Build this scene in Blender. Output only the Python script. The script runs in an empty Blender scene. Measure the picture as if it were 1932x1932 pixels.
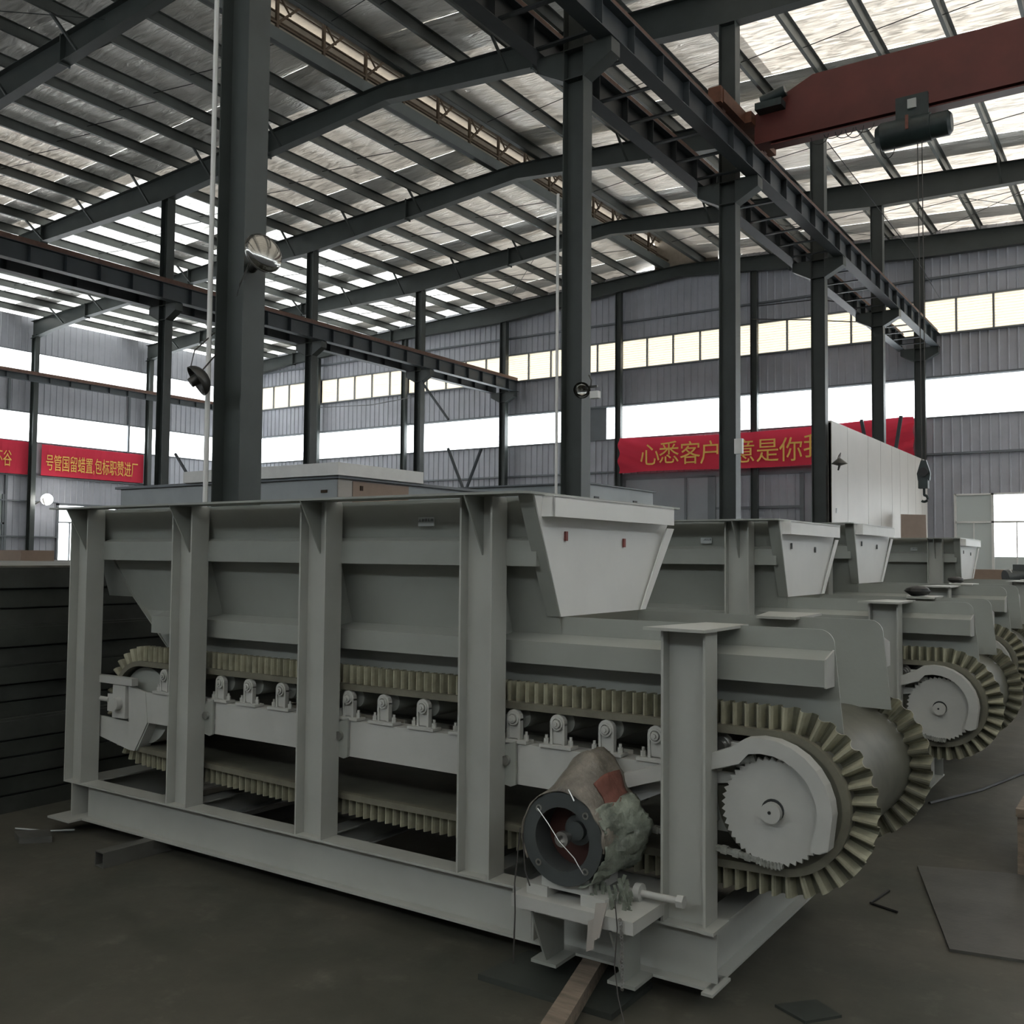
import bpy, math, random
from mathutils import Vector, Matrix, noise
random.seed(7)
PI = math.pi
C = bpy.context.scene.collection
SC = bpy.context.scene

# ------------------------------------------------------------------ camera
cam_d = bpy.data.cameras.new('camera')
cam_d.sensor_width = 36.0
cam_d.lens = 1829.31 / 1932 * 36.0
cam_d.clip_start = 0.05
cam_d.clip_end = 400
cam = bpy.data.objects.new('camera', cam_d)
C.objects.link(cam)
SC.camera = cam
yaw, pitch, roll = math.radians(33.991), math.radians(2.654), math.radians(0.5117)
fw = Vector((-math.sin(yaw), math.cos(yaw), 0))
rt = Vector((math.cos(yaw), math.sin(yaw), 0))
up = Vector((0, 0, 1))
f2 = fw * math.cos(pitch) + up * math.sin(pitch)
u2 = rt.cross(f2)
r2 = rt * math.cos(roll) + u2 * math.sin(roll)
u3 = -rt * math.sin(roll) + u2 * math.cos(roll)
cam.matrix_world = Matrix(((r2.x, u3.x, -f2.x, 0), (r2.y, u3.y, -f2.y, 0), (r2.z, u3.z, -f2.z, 1.6), (0, 0, 0, 1)))

# ------------------------------------------------------------------ world and exposure
W = bpy.data.worlds.new('overcast_sky')
SC.world = W
W.use_nodes = True
bg = W.node_tree.nodes['Background']
bg.inputs[0].default_value = (0.96, 0.985, 0.97, 1)
bg.inputs[1].default_value = 8.0
SC.view_settings.view_transform = 'Standard'
SC.view_settings.look = 'None'
SC.view_settings.exposure = 0.18
SC.view_settings.gamma = 1.0
SC.view_settings.use_curve_mapping = False
SC.cycles.max_bounces = 8
SC.cycles.diffuse_bounces = 5
SC.cycles.glossy_bounces = 4
SC.cycles.transmission_bounces = 6
SC.cycles.transparent_max_bounces = 8
SC.cycles.use_denoising = True
SC.cycles.sample_clamp_indirect = 6.0

def portal(name, loc, rot, sx, sy):
    d = bpy.data.lights.new(name, 'AREA')
    d.shape = 'RECTANGLE'
    d.size = sx
    d.size_y = sy
    d.cycles.is_portal = True
    o = bpy.data.objects.new(name, d)
    o.location = loc
    o.rotation_euler = rot
    C.objects.link(o)

# ------------------------------------------------------------------ materials
def mat(name, col, rough=0.6, metal=0.0, var=0.12, scale=6.0, bump=0.0, bscale=40.0, col2=None, spec=0.5, stretch=None):
    m = bpy.data.materials.new(name)
    m.use_nodes = True
    nt = m.node_tree
    b = nt.nodes['Principled BSDF']
    b.inputs['Roughness'].default_value = rough
    b.inputs['Metallic'].default_value = metal
    b.inputs['Specular IOR Level'].default_value = spec
    geo = nt.nodes.new('ShaderNodeNewGeometry')
    src = geo.outputs['Position']
    if stretch:
        mp = nt.nodes.new('ShaderNodeMapping')
        mp.inputs['Scale'].default_value = stretch
        nt.links.new(src, mp.inputs['Vector'])
        src = mp.outputs['Vector']
    n = nt.nodes.new('ShaderNodeTexNoise')
    n.inputs['Scale'].default_value = scale
    n.inputs['Detail'].default_value = 5
    n.inputs['Roughness'].default_value = 0.62
    nt.links.new(src, n.inputs['Vector'])
    r = nt.nodes.new('ShaderNodeValToRGB')
    c2 = col2 or tuple(max(0, c * (1 - 2 * var)) for c in col)
    r.color_ramp.elements[0].position = 0.3
    r.color_ramp.elements[0].color = (*c2, 1)
    r.color_ramp.elements[1].position = 0.62
    r.color_ramp.elements[1].color = (*col, 1)
    nt.links.new(n.outputs['Fac'], r.inputs['Fac'])
    nt.links.new(r.outputs['Color'], b.inputs['Base Color'])
    if bump > 0:
        n2 = nt.nodes.new('ShaderNodeTexNoise')
        n2.inputs['Scale'].default_value = bscale
        n2.inputs['Detail'].default_value = 4
        nt.links.new(src, n2.inputs['Vector'])
        bp = nt.nodes.new('ShaderNodeBump')
        bp.inputs['Strength'].default_value = bump
        bp.inputs['Distance'].default_value = 0.02
        nt.links.new(n2.outputs['Fac'], bp.inputs['Height'])
        nt.links.new(bp.outputs['Normal'], b.inputs['Normal'])
    return m

M = {}
M['paint'] = mat('feeder_grey_paint', (0.30, 0.315, 0.285), 0.42, var=0.05, scale=3, bump=0.03, bscale=60)
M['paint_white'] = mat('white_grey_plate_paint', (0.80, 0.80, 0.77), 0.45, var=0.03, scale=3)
M['paint_post'] = mat('post_grey_paint', (0.39, 0.40, 0.365), 0.42, var=0.05, scale=3, bump=0.03, bscale=60)
M['valley'] = mat('shaded_valley_rubber', (0.13, 0.13, 0.09), 0.65, var=0.2, scale=9)  # rib valleys coloured darker, standing in for the shade between ribs
M['paint_light'] = mat('feeder_light_paint', (0.45, 0.455, 0.425), 0.42, var=0.05, scale=4, bump=0.03, bscale=60)
M['steel'] = mat('dark_green_grey_steel_paint', (0.050, 0.060, 0.057), 0.5, var=0.1, scale=2)
M['steel2'] = mat('runway_blue_grey_paint', (0.045, 0.055, 0.062), 0.5, var=0.1, scale=2)
M['purlin'] = mat('galvanised_purlin', (0.13, 0.14, 0.13), 0.5, 0.2, var=0.1, scale=2)
M['wall'] = mat('grey_cladding', (0.42, 0.43, 0.475), 0.55, var=0.06, scale=1.5)
M['trim'] = mat('grey_trim_paint', (0.16, 0.175, 0.19), 0.55, var=0.06, scale=2)
M['belt'] = mat('belt_rubber', (0.115, 0.115, 0.088), 0.55, var=0.15, scale=8)
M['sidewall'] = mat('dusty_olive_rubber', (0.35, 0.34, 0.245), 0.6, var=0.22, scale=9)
M['belt_edge'] = mat('belt_edge_rubber', (0.16, 0.155, 0.115), 0.6, var=0.15, scale=9)
M['dark'] = mat('black_rubber', (0.02, 0.022, 0.022), 0.55, var=0.2)
M['motor'] = mat('motor_grey_iron', (0.075, 0.085, 0.085), 0.45, 0.2, var=0.1)
M['motor_in'] = mat('motor_primer_red', (0.07, 0.025, 0.018), 0.6, var=0.2)
M['metal'] = mat('bare_steel', (0.45, 0.45, 0.43), 0.3, 0.9, var=0.1)
M['wrap'] = mat('torn_grey_wrap', (0.22, 0.20, 0.165), 0.45, var=0.25, scale=14, bump=0.5, bscale=35)
M['film'] = mat('dusty_green_film', (0.24, 0.27, 0.22), 0.35, var=0.3, scale=12, bump=0.6, bscale=28)
M['cloth_red'] = mat('faded_red_cloth', (0.19, 0.075, 0.055), 0.8, var=0.15, scale=18, bump=0.3)
M['tan'] = mat('tan_monitor_sheet', (0.20, 0.17, 0.135), 0.7, var=0.1)
M['rust'] = mat('rusty_truss_steel', (0.055, 0.035, 0.018), 0.8, var=0.2, scale=12)
M['crane'] = mat('crane_red_paint', (0.12, 0.023, 0.018), 0.45, var=0.15, scale=1.5)
M['orange'] = mat('crane_orange_primer', (0.13, 0.045, 0.02), 0.6, var=0.2)
M['hoist'] = mat('hoist_black_green', (0.02, 0.035, 0.035), 0.45, var=0.2)
M['rail'] = mat('rusted_rail', (0.14, 0.075, 0.055), 0.6, 0.3, var=0.2, scale=9)

M['gold'] = mat('yellow_banner_letters', (0.95, 0.60, 0.15), 0.8, var=0.05)
M['white'] = mat('white_plastic', (0.72, 0.72, 0.70), 0.5, var=0.04)
M['panel'] = mat('cream_sandwich_panel', (0.36, 0.335, 0.30), 0.5, var=0.04, scale=1)
M['cabin'] = mat('cabin_grey_board', (0.34, 0.37, 0.38), 0.55, var=0.07, scale=1.5)
M['brown'] = mat('brown_board', (0.30, 0.22, 0.17), 0.7, var=0.1, scale=2)
M['board'] = mat('pinkish_board', (0.36, 0.29, 0.25), 0.7, var=0.08, scale=2)
M['timber'] = mat('old_timber', (0.26, 0.21, 0.16), 0.8, var=0.25, scale=5, bump=0.3, stretch=(1, 6, 6))
M['plate'] = mat('mill_scale_plate', (0.10, 0.10, 0.09), 0.5, var=0.2, scale=3, bump=0.1)
M['stack'] = mat('dark_steel_stack', (0.045, 0.052, 0.045), 0.55, var=0.25, scale=3)
M['debris'] = mat('dusty_plate_top', (0.16, 0.155, 0.13), 0.7, var=0.35, scale=2.5)
M['label'] = mat('label_grey', (0.40, 0.43, 0.42), 0.5, var=0.02)
M['ink'] = mat('label_ink', (0.12, 0.13, 0.13), 0.6, var=0.0)
M['redmark'] = mat('red_primer_slot', (0.25, 0.06, 0.05), 0.6, var=0.1)
M['chain'] = mat('painted_chain', (0.30, 0.31, 0.28), 0.6, var=0.3, scale=40)
M['gate'] = mat('gate_sheet', (0.30, 0.32, 0.34), 0.5, var=0.05, scale=1)
M['rope'] = mat('wire_rope', (0.08, 0.075, 0.07), 0.5, 0.5, var=0.1)
M['wire'] = mat('black_cable', (0.015, 0.015, 0.015), 0.5, var=0.0)

def floor_material():
    m = bpy.data.materials.new('stained_concrete')
    m.use_nodes = True
    nt = m.node_tree
    b = nt.nodes['Principled BSDF']
    geo = nt.nodes.new('ShaderNodeNewGeometry')
    n1 = nt.nodes.new('ShaderNodeTexNoise'); n1.inputs['Scale'].default_value = 0.9; n1.inputs['Detail'].default_value = 8; n1.inputs['Roughness'].default_value = 0.65
    n2 = nt.nodes.new('ShaderNodeTexNoise'); n2.inputs['Scale'].default_value = 5.0; n2.inputs['Detail'].default_value = 8; n2.inputs['Roughness'].default_value = 0.7
    nt.links.new(geo.outputs['Position'], n1.inputs['Vector'])
    nt.links.new(geo.outputs['Position'], n2.inputs['Vector'])
    r = nt.nodes.new('ShaderNodeValToRGB')
    e = r.color_ramp.elements
    e[0].position = 0.35; e[0].color = (0.038, 0.041, 0.031, 1)
    e[1].position = 0.62; e[1].color = (0.085, 0.080, 0.063, 1)
    r2_ = nt.nodes.new('ShaderNodeValToRGB')
    r2_.color_ramp.elements[0].position = 0.55; r2_.color_ramp.elements[0].color = (1, 1, 1, 1)
    r2_.color_ramp.elements[1].position = 0.72; r2_.color_ramp.elements[1].color = (1.7, 1.7, 1.75, 1)
    mx = nt.nodes.new('ShaderNodeMix'); mx.data_type = 'RGBA'; mx.blend_type = 'MULTIPLY'; mx.inputs[0].default_value = 1.0
    nt.links.new(n1.outputs['Fac'], r.inputs['Fac'])
    nt.links.new(n2.outputs['Fac'], r2_.inputs['Fac'])
    nt.links.new(r.outputs['Color'], mx.inputs[6])
    nt.links.new(r2_.outputs['Color'], mx.inputs[7])
    nt.links.new(mx.outputs[2], b.inputs['Base Color'])
    rr = nt.nodes.new('ShaderNodeMapRange'); rr.inputs[3].default_value = 0.45; rr.inputs[4].default_value = 0.75
    nt.links.new(n2.outputs['Fac'], rr.inputs[0])
    nt.links.new(rr.outputs[0], b.inputs['Roughness'])
    bp = nt.nodes.new('ShaderNodeBump'); bp.inputs['Strength'].default_value = 0.15; bp.inputs['Distance'].default_value = 0.01
    nt.links.new(n2.outputs['Fac'], bp.inputs['Height'])
    nt.links.new(bp.outputs['Normal'], b.inputs['Normal'])
    return m
M['floor'] = floor_material()

def foil_material(name, trans, tcol):
    m = bpy.data.materials.new(name)
    m.use_nodes = True
    nt = m.node_tree
    b = nt.nodes['Principled BSDF']
    out = nt.nodes['Material Output']
    b.inputs['Metallic'].default_value = 0.92
    b.inputs['Roughness'].default_value = 0.32
    b.inputs['Base Color'].default_value = (0.88, 0.85, 0.80, 1)
    geo = nt.nodes.new('ShaderNodeNewGeometry')
    mp = nt.nodes.new('ShaderNodeMapping'); mp.inputs['Scale'].default_value = (0.55, 2.6, 1)
    nt.links.new(geo.outputs['Position'], mp.inputs['Vector'])
    n = nt.nodes.new('ShaderNodeTexNoise'); n.inputs['Scale'].default_value = 3.0; n.inputs['Detail'].default_value = 4; n.inputs['Distortion'].default_value = 1.4
    nt.links.new(mp.outputs['Vector'], n.inputs['Vector'])
    bp = nt.nodes.new('ShaderNodeBump'); bp.inputs['Strength'].default_value = 1.0; bp.inputs['Distance'].default_value = 0.11
    nt.links.new(n.outputs['Fac'], bp.inputs['Height'])
    nt.links.new(bp.outputs['Normal'], b.inputs['Normal'])
    t = nt.nodes.new('ShaderNodeBsdfTranslucent'); t.inputs[0].default_value = (*tcol, 1)
    mr = nt.nodes.new('ShaderNodeMapRange'); mr.inputs[1].default_value = 0.35; mr.inputs[2].default_value = 0.65
    mr.inputs[3].default_value = trans * 0.45; mr.inputs[4].default_value = trans * 1.5
    nt.links.new(n.outputs['Fac'], mr.inputs[0])
    mx = nt.nodes.new('ShaderNodeMixShader')
    nt.links.new(mr.outputs[0], mx.inputs[0]); nt.links.new(b.outputs[0], mx.inputs[1]); nt.links.new(t.outputs[0], mx.inputs[2])
    nt.links.new(mx.outputs[0], out.inputs[0])
    return m
M['foil'] = foil_material('crumpled_foil_insulation', 0.006, (0.9, 0.88, 0.85))
M['foil_mid'] = foil_material('added_glow_foil', 0.035, (0.9, 0.80, 0.70))  # foil made to pass some sky light, added to lift the middle zones
M['foil_right'] = foil_material('warm_added_glow_foil', 0.11, (0.9, 0.80, 0.70))  # translucency added to brighten the right roof and give top light
M['foil_left'] = foil_material('white_added_glow_foil', 0.20, (0.9, 0.90, 0.88))  # stronger translucency added to whiten the left roof

def sheet_material(name, col, trans, clear):
    m = bpy.data.materials.new(name)
    m.use_nodes = True
    nt = m.node_tree
    nt.nodes.clear()
    out = nt.nodes.new('ShaderNodeOutputMaterial')
    t = nt.nodes.new('ShaderNodeBsdfTranslucent'); t.inputs[0].default_value = (*col, 1)
    d = nt.nodes.new('ShaderNodeBsdfDiffuse'); d.inputs[0].default_value = (*col, 1)
    mx = nt.nodes.new('ShaderNodeMixShader'); mx.inputs[0].default_value = trans
    nt.links.new(d.outputs[0], mx.inputs[1]); nt.links.new(t.outputs[0], mx.inputs[2])
    tr = nt.nodes.new('ShaderNodeBsdfTransparent')
    m2 = nt.nodes.new('ShaderNodeMixShader'); m2.inputs[0].default_value = clear
    nt.links.new(mx.outputs[0], m2.inputs[1]); nt.links.new(tr.outputs[0], m2.inputs[2])
    nt.links.new(m2.outputs[0], out.inputs[0])
    return m
M['banner'] = sheet_material('red_banner_cloth', (0.72, 0.06, 0.10), 0.08, 0.0)
M['louvre'] = sheet_material('cream_translucent_louvre', (0.74, 0.69, 0.61), 0.5, 0.0)
M['pane'] = sheet_material('clear_window_sheet', (0.90, 0.95, 1.0), 0.7, 0.55)
M['frost'] = sheet_material('frosted_window_glass', (0.50, 0.53, 0.52), 0.12, 0.0)
M['skylight'] = sheet_material('milky_roof_light', (0.85, 0.85, 0.82), 0.45, 0.0)
M['film_clear'] = sheet_material('thin_plastic_film', (0.55, 0.60, 0.52), 0.4, 0.35)

# ------------------------------------------------------------------ mesh builder
class MB:
    def __init__(s):
        s.v = []; s.f = []; s.sm = []
    def add(s, vs, fs, smooth=False):
        n = len(s.v)
        s.v += [tuple(v) for v in vs]
        for f in fs:
            s.f.append([i + n for i in f]); s.sm.append(smooth)
        return s
    def box(s, x0, x1, y0, y1, z0, z1):
        vs = [(x0, y0, z0), (x1, y0, z0), (x1, y1, z0), (x0, y1, z0), (x0, y0, z1), (x1, y0, z1), (x1, y1, z1), (x0, y1, z1)]
        return s.add(vs, [(0, 3, 2, 1), (4, 5, 6, 7), (0, 1, 5, 4), (1, 2, 6, 5), (2, 3, 7, 6), (3, 0, 4, 7)])
    def prism(s, pts, ax, a, b):
        # pts: 2D polygon in the plane orthogonal to ax ('x': (y,z), 'y': (x,z), 'z': (x,y))
        def P(p, t):
            return {'x': (t, p[0], p[1]), 'y': (p[0], t, p[1]), 'z': (p[0], p[1], t)}[ax]
        n = len(pts)
        vs = [P(p, a) for p in pts] + [P(p, b) for p in pts]
        ar = sum(pts[i][0] * pts[(i + 1) % n][1] - pts[(i + 1) % n][0] * pts[i][1] for i in range(n))
        flip = (ar > 0) ^ (b < a) ^ (ax == 'y')
        f = [list(range(n))[::-1], list(range(n, 2 * n))] + [[i, (i + 1) % n, n + (i + 1) % n, n + i] for i in range(n)]
        if not flip:
            f = [q[::-1] for q in f]
        return s.add(vs, f)
    def slab(s, quad, th):
        # quad: four points, thickened by vector th
        t = Vector(th)
        q = [Vector(p) for p in quad]
        vs = q + [p + t for p in q]
        nrm = (q[1] - q[0]).cross(q[2] - q[0])
        f = [(0, 3, 2, 1), (4, 5, 6, 7), (0, 1, 5, 4), (1, 2, 6, 5), (2, 3, 7, 6), (3, 0, 4, 7)]
        if nrm.dot(t) < 0:
            f = [q_[::-1] for q_ in f]
        return s.add(vs, f)
    def cyl(s, p0, p1, r0, r1=None, n=16, cap=True):
        r1 = r0 if r1 is None else r1
        p0 = Vector(p0); p1 = Vector(p1)
        d = (p1 - p0).normalized()
        a = d.orthogonal().normalized(); b = d.cross(a)
        vs = []
        for p, r in ((p0, r0), (p1, r1)):
            for i in range(n):
                t = 2 * PI * i / n
                vs.append(p + a * math.cos(t) * r + b * math.sin(t) * r)
        s.add(vs, [(i, (i + 1) % n, n + (i + 1) % n, n + i) for i in range(n)], True)
        if cap:
            k = len(s.v) - 2 * n
            s.f.append([k + i for i in range(n)][::-1]); s.sm.append(False)
            s.f.append([k + n + i for i in range(n)]); s.sm.append(False)
        return s
    def ring(s, c, axis, r_in, r_out, h, n=32):
        c = Vector(c); d = Vector(axis).normalized()
        a = d.orthogonal().normalized(); b = d.cross(a)
        vs = []
        for off in (0, h):
            for r in (r_in, r_out):
                for i in range(n):
                    t = 2 * PI * i / n
                    vs.append(c + d * off + a * math.cos(t) * r + b * math.sin(t) * r)
        f = []
        for i in range(n):
            j = (i + 1) % n
            f.append((i, n + i, n + j, j)[::-1])
            f.append((2 * n + i, 2 * n + j, 3 * n + j, 3 * n + i)[::-1])
            f.append((n + i, n + j, 3 * n + j, 3 * n + i))
            f.append((i, 2 * n + i, 2 * n + j, j))
        return s.add(vs, f)
    def tube(s, pts, r, n=6):
        pts = [Vector(p) for p in pts]
        vs = []
        for i, p in enumerate(pts):
            d = (pts[min(i + 1, len(pts) - 1)] - pts[max(i - 1, 0)]).normalized()
            ref = Vector((0, 0, 1)) if abs(d.z) < 0.95 else Vector((1, 0, 0))
            a = d.cross(ref).normalized(); b = d.cross(a)
            for k in range(n):
                t = 2 * PI * k / n
                vs.append(p + a * math.cos(t) * r + b * math.sin(t) * r)
        f = []
        for i in range(len(pts) - 1):
            for k in range(n):
                f.append((i * n + k, (i + 1) * n + k, (i + 1) * n + (k + 1) % n, i * n + (k + 1) % n))
        f.append(list(range(n))); f.append([len(vs) - n + k for k in range(n)][::-1])
        return s.add(vs, f, True)
    def bar(s, p0, p1, w, h, side=(0, 0, 1)):
        p0 = Vector(p0); p1 = Vector(p1)
        d = (p1 - p0).normalized()
        a = d.cross(Vector(side)).normalized() * w / 2
        b = a.cross(d).normalized() * h / 2
        vs = [p + q for p in (p0, p1) for q in (-a - b, a - b, a + b, -a + b)]
        return s.add(vs, [(0, 1, 2, 3), (7, 6, 5, 4), (0, 4, 5, 1), (1, 5, 6, 2), (2, 6, 7, 3), (3, 7, 4, 0)])
    def i_x(s, x0, x1, yc, w, z0, z1, tf, tw):   # I beam lying along x, flanges level
        s.box(x0, x1, yc - w / 2, yc + w / 2, z0, z0 + tf)
        s.box(x0, x1, yc - w / 2, yc + w / 2, z1 - tf, z1)
        return s.box(x0, x1, yc - tw / 2, yc + tw / 2, z0 + tf, z1 - tf)
    def i_y(s, y0, y1, xc, w, z0, z1, tf, tw):
        s.box(xc - w / 2, xc + w / 2, y0, y1, z0, z0 + tf)
        s.box(xc - w / 2, xc + w / 2, y0, y1, z1 - tf, z1)
        return s.box(xc - tw / 2, xc + tw / 2, y0, y1, z0 + tf, z1 - tf)
    def i_z(s, x0, x1, yc, w, z0, z1, tf, tw):   # column: flanges face +-x, web in the xz plane
        s.box(x0, x0 + tf, yc - w / 2, yc + w / 2, z0, z1)
        s.box(x1 - tf, x1, yc - w / 2, yc + w / 2, z0, z1)
        return s.box(x0 + tf, x1 - tf, yc - tw / 2, yc + tw / 2, z0, z1)
    def mesh(s, name, m, org=(0, 0, 0)):
        me = bpy.data.meshes.new(name)
        o = org
        me.from_pydata([(v[0] - o[0], v[1] - o[1], v[2] - o[2]) for v in s.v], [], s.f)
        if any(s.sm):
            me.polygons.foreach_set('use_smooth', s.sm)
            me.set_sharp_from_angle(angle=math.radians(42))
        me.materials.append(M[m])
        me.update()
        return me
    def build(s, name, m, parent=None, org=(0, 0, 0)):
        ob = bpy.data.objects.new(name, s.mesh(name, m, org))
        C.objects.link(ob)
        if parent is not None:
            ob.parent = parent
        return ob

def tag(o, label=None, cat=None, group=None, kind=None):
    if label: o['label'] = label
    if cat: o['category'] = cat
    if group: o['group'] = group
    if kind: o['kind'] = kind
    return o
def empty(name, loc=(0, 0, 0)):
    o = bpy.data.objects.new(name, None)
    o.location = loc
    o.empty_display_size = 0.2
    C.objects.link(o)
    return o
def kids(o):
    return [c for c in bpy.data.objects if c.parent == o]
def copy_tree(o, parent=None):
    c = o.copy(); C.objects.link(c); c.parent = parent
    for ch in kids(o):
        copy_tree(ch, c)
    return c
def shared(name, me, loc, parent, rot=None):
    o = bpy.data.objects.new(name, me)
    o.location = loc
    if rot: o.rotation_euler = rot
    o.parent = parent
    C.objects.link(o)
    return o

# ================================================================== THE HALL
XL, XR, YB, YE = -42.8, 10.6, -12.0, 36.5
RX = -16.1                                   # ridge
FY = [-11.9, -5.9, 0.1, 6.1, 12.1, 18.1, 24.1, 30.1, 36.1]
def ztop(x):                                 # top of the rafters
    return 13.52 - 0.052 * abs(x - RX)
def depth(x):
    d = abs(x - RX)
    pts = [(0, 0.46), (8.9, 0.78), (15.5, 0.52), (24, 0.56), (26.5, 0.80), (27, 0.80)]
    for (a, va), (b, vb) in zip(pts, pts[1:]):
        if d <= b:
            return va + (vb - va) * (d - a) / (b - a)
    return 0.8

fl = MB().box(XL - 0.2, XR + 0.2, YB - 0.2, YE + 0.2, -0.3, 0.0).build('floor', 'floor')
tag(fl, 'stained dark concrete floor of the workshop', kind='structure')

# ---- ceiling: foil sheets, purlins, rafters
ceil = empty('ceiling', (RX, 12, 13.5))
tag(ceil, 'pitched steel roof lined with crumpled foil insulation', kind='structure')
CO = (RX, 12, 13.5)
def slope_sheet(xa, xb, dz, mname, name, ya=YB, yb=YE):
    mb = MB()
    mb.add([(xa, ya, ztop(xa) + dz), (xb, ya, ztop(xb) + dz), (xb, yb, ztop(xb) + dz), (xa, yb, ztop(xa) + dz)], [(3, 2, 1, 0)])
    o = mb.build(name, mname, ceil, CO)
    return o
zones = [(XL - .3, RX - 10.0, 'foil_left'), (RX - 10.0, RX - .75, 'foil_mid'), (RX + .75, RX + 8.4, 'foil_mid'), (RX + 8.4, XR + .3, 'foil_right')]
for (xa, xb, mn) in zones:
    for i, yf in enumerate(FY):
        # opaque strip before each frame stands in for the rafter's dark reflection; rest translucent
        if i == 0:
            slope_sheet(xa, xb, 0.27, 'foil', 'roof_lining', YB, yf + .01)
            continue
        near = yf < 20
        mn_ = mn
        if near: mn_ = {'foil_mid': 'foil', 'foil_left': 'foil_mid', 'foil_right': 'foil_right'}[mn]
        slope_sheet(xa, xb, 0.27, mn_, 'roof_lining', FY[i - 1], yf - 1.5)
        slope_sheet(xa, xb, 0.268, 'foil', 'roof_lining', yf - 1.5, yf - .45)
        slope_sheet(xa, xb, 0.27, mn_, 'roof_lining', yf - .45, yf if yf < 36 else YE)
# purlins: light Z sections along the hall
px = []
for s in (-1, 1):
    k = 0
    while 0.85 + 1.45 * k < 26.6:
        px.append(RX + s * (0.85 + 1.45 * k)); k += 1
for x in px:
    z = ztop(x)
    w = 0.035 if abs(x - RX) > 1 else 0.06
    mb = MB()
    mb.box(x - 0.07, x + 0.01, YB, YE - 0.05, z, z + 0.012)
    mb.box(x - 0.006, x + 0.006, YB, YE - 0.05, z + 0.012, z + 0.25)
    mb.box(x - 0.006, x + 0.07, YB, YE - 0.05, z + 0.25, z + 0.262)
    mb.build('purlin', 'purlin', ceil, CO)
for y in FY:
    xs = [XL + 0.1, -41.3, -38.5, -31.6, -25.0, -20.5, RX, -11.7, -7.1, -0.5, 6.5, 9.1, XR - 0.1]
    top = [(x, ztop(x)) for x in xs]; bot = [(x, ztop(x) - depth(x)) for x in xs]
    mb = MB()
    for i in range(len(xs) - 1):
        (a, za), (b, zb) = top[i], top[i + 1]; (c, zc), (d, zd) = bot[i], bot[i + 1]
        mb.slab([(a, y - .13, za - .014), (b, y - .13, zb - .014), (b, y + .13, zb - .014), (a, y + .13, za - .014)], (0, 0, .014))
        mb.slab([(c, y - .13, zc), (d, y - .13, zd), (d, y + .13, zd), (c, y + .13, zc)], (0, 0, .014))
        mb.slab([(a, y - .006, za - .014), (b, y - .006, zb - .014), (d, y - .006, zd + .014), (c, y - .006, zc + .014)], (0, .012, 0))
    rf = mb.build('rafter', 'steel', ceil, CO)
    # splice plates and slim fly braces from purlin to bottom flange
    for x in (-38.5, -31.6, -20.5, -11.7, -0.5, 6.5):
        MB().box(x - .02, x + .02, y - .13, y + .13, ztop(x) - depth(x) - .05, ztop(x) + .03).build('splice_plate', 'steel', rf, CO)
    if 11 < y < 36:
        for x in px[0::2]:
            if -41 < x < 1 and abs(x + 24.85) > .6 and abs(x + 7.1) > .6 and abs(x - RX) > 1:
                mb = MB()
                for s_ in (-1, 1):
                    mb.bar((x - .03, y + s_ * .75, ztop(x) + .03), (x - .03, y + s_ * .08, ztop(x) - depth(x) + .03), .055, .055)
                mb.build('fly_brace', 'steel', rf, CO)
# sag rods between purlins in the middle of the bays, and crossed wind rods
for i in range(3, 8):
    ym = FY[i] + 3.0
    mb = MB()
    for s in (-1, 1):
        for k in range(17):
            xa = RX + s * (0.85 + 1.45 * k); xb = RX + s * (0.85 + 1.45 * (k + 1))
            mb.tube([(xa, ym + .12, ztop(xa) + .05), (xb, ym - .12, ztop(xb) + .14)], .012, 4)
    mb.build('sag_rod', 'steel', ceil, CO)
for (ya, yb) in ((6.1, 12.1), (30.1, 36.1)):
    for (xa, xb) in ((-42.6, -36.6), (-36.6, -30.8), (-30.8, -24.9), (-24.9, -19), (-13.2, -7.1), (-7.1, -1.2), (-1.2, 4.7)):
        mb = MB()
        za, zb = ztop(xa) - .12, ztop(xb) - .12
        mb.tube([(xa, ya, za), (xb, yb, zb)], .011, 4)
        mb.tube([(xa, yb, za), (xb, ya, zb)], .011, 4)
        mb.build('wind_brace_rod', 'steel', ceil, CO)

# ---- ridge monitor: raised roof on rusty trusses
mon = empty('ridge_monitor', (RX, 12, 13.6))
tag(mon, 'raised ridge ventilator carried on rusty brown lattice trusses', 'roof ventilator')
MO = (RX, 12, 13.6)
zt = ztop(RX) + 0.2
for s in (-1, 1):
    x = RX + s * 0.78
    MB().box(x - .07, x + .07, YB, YE, zt - .26, zt + .06).build('curb_beam', 'steel', mon, MO)
    MB().box(x - .03, x + .03, YB, YE, zt + .95, zt + 1.02).build('top_chord', 'rust', mon, MO)
    MB().box(x - .03, x + .03, YB, YE, zt + .18, zt + .23).build('bottom_chord', 'rust', mon, MO)
    mp_ = MB().box(-.035, .035, -.035, .035, 0, .95).mesh('truss_post', 'rust')
    md_ = MB().bar((0, 0, .2), (0, .75, .95), .055, .055).mesh('truss_diagonal', 'rust')
    mh_ = MB().bar((0, 0, .95), (0, .42, .55), .035, .035).bar((0, .42, .55), (0, .42, .1), .03, .03).mesh('truss_strut', 'rust')
    y = 3.1
    while y < YE - 1:
        loc = Vector((x, y, zt)) - Vector(MO)
        shared('truss_post', mp_, loc, mon)
        shared('truss_diagonal', md_, loc, mon)
        shared('truss_strut', mh_, loc, mon)
        y += 1.5
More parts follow.
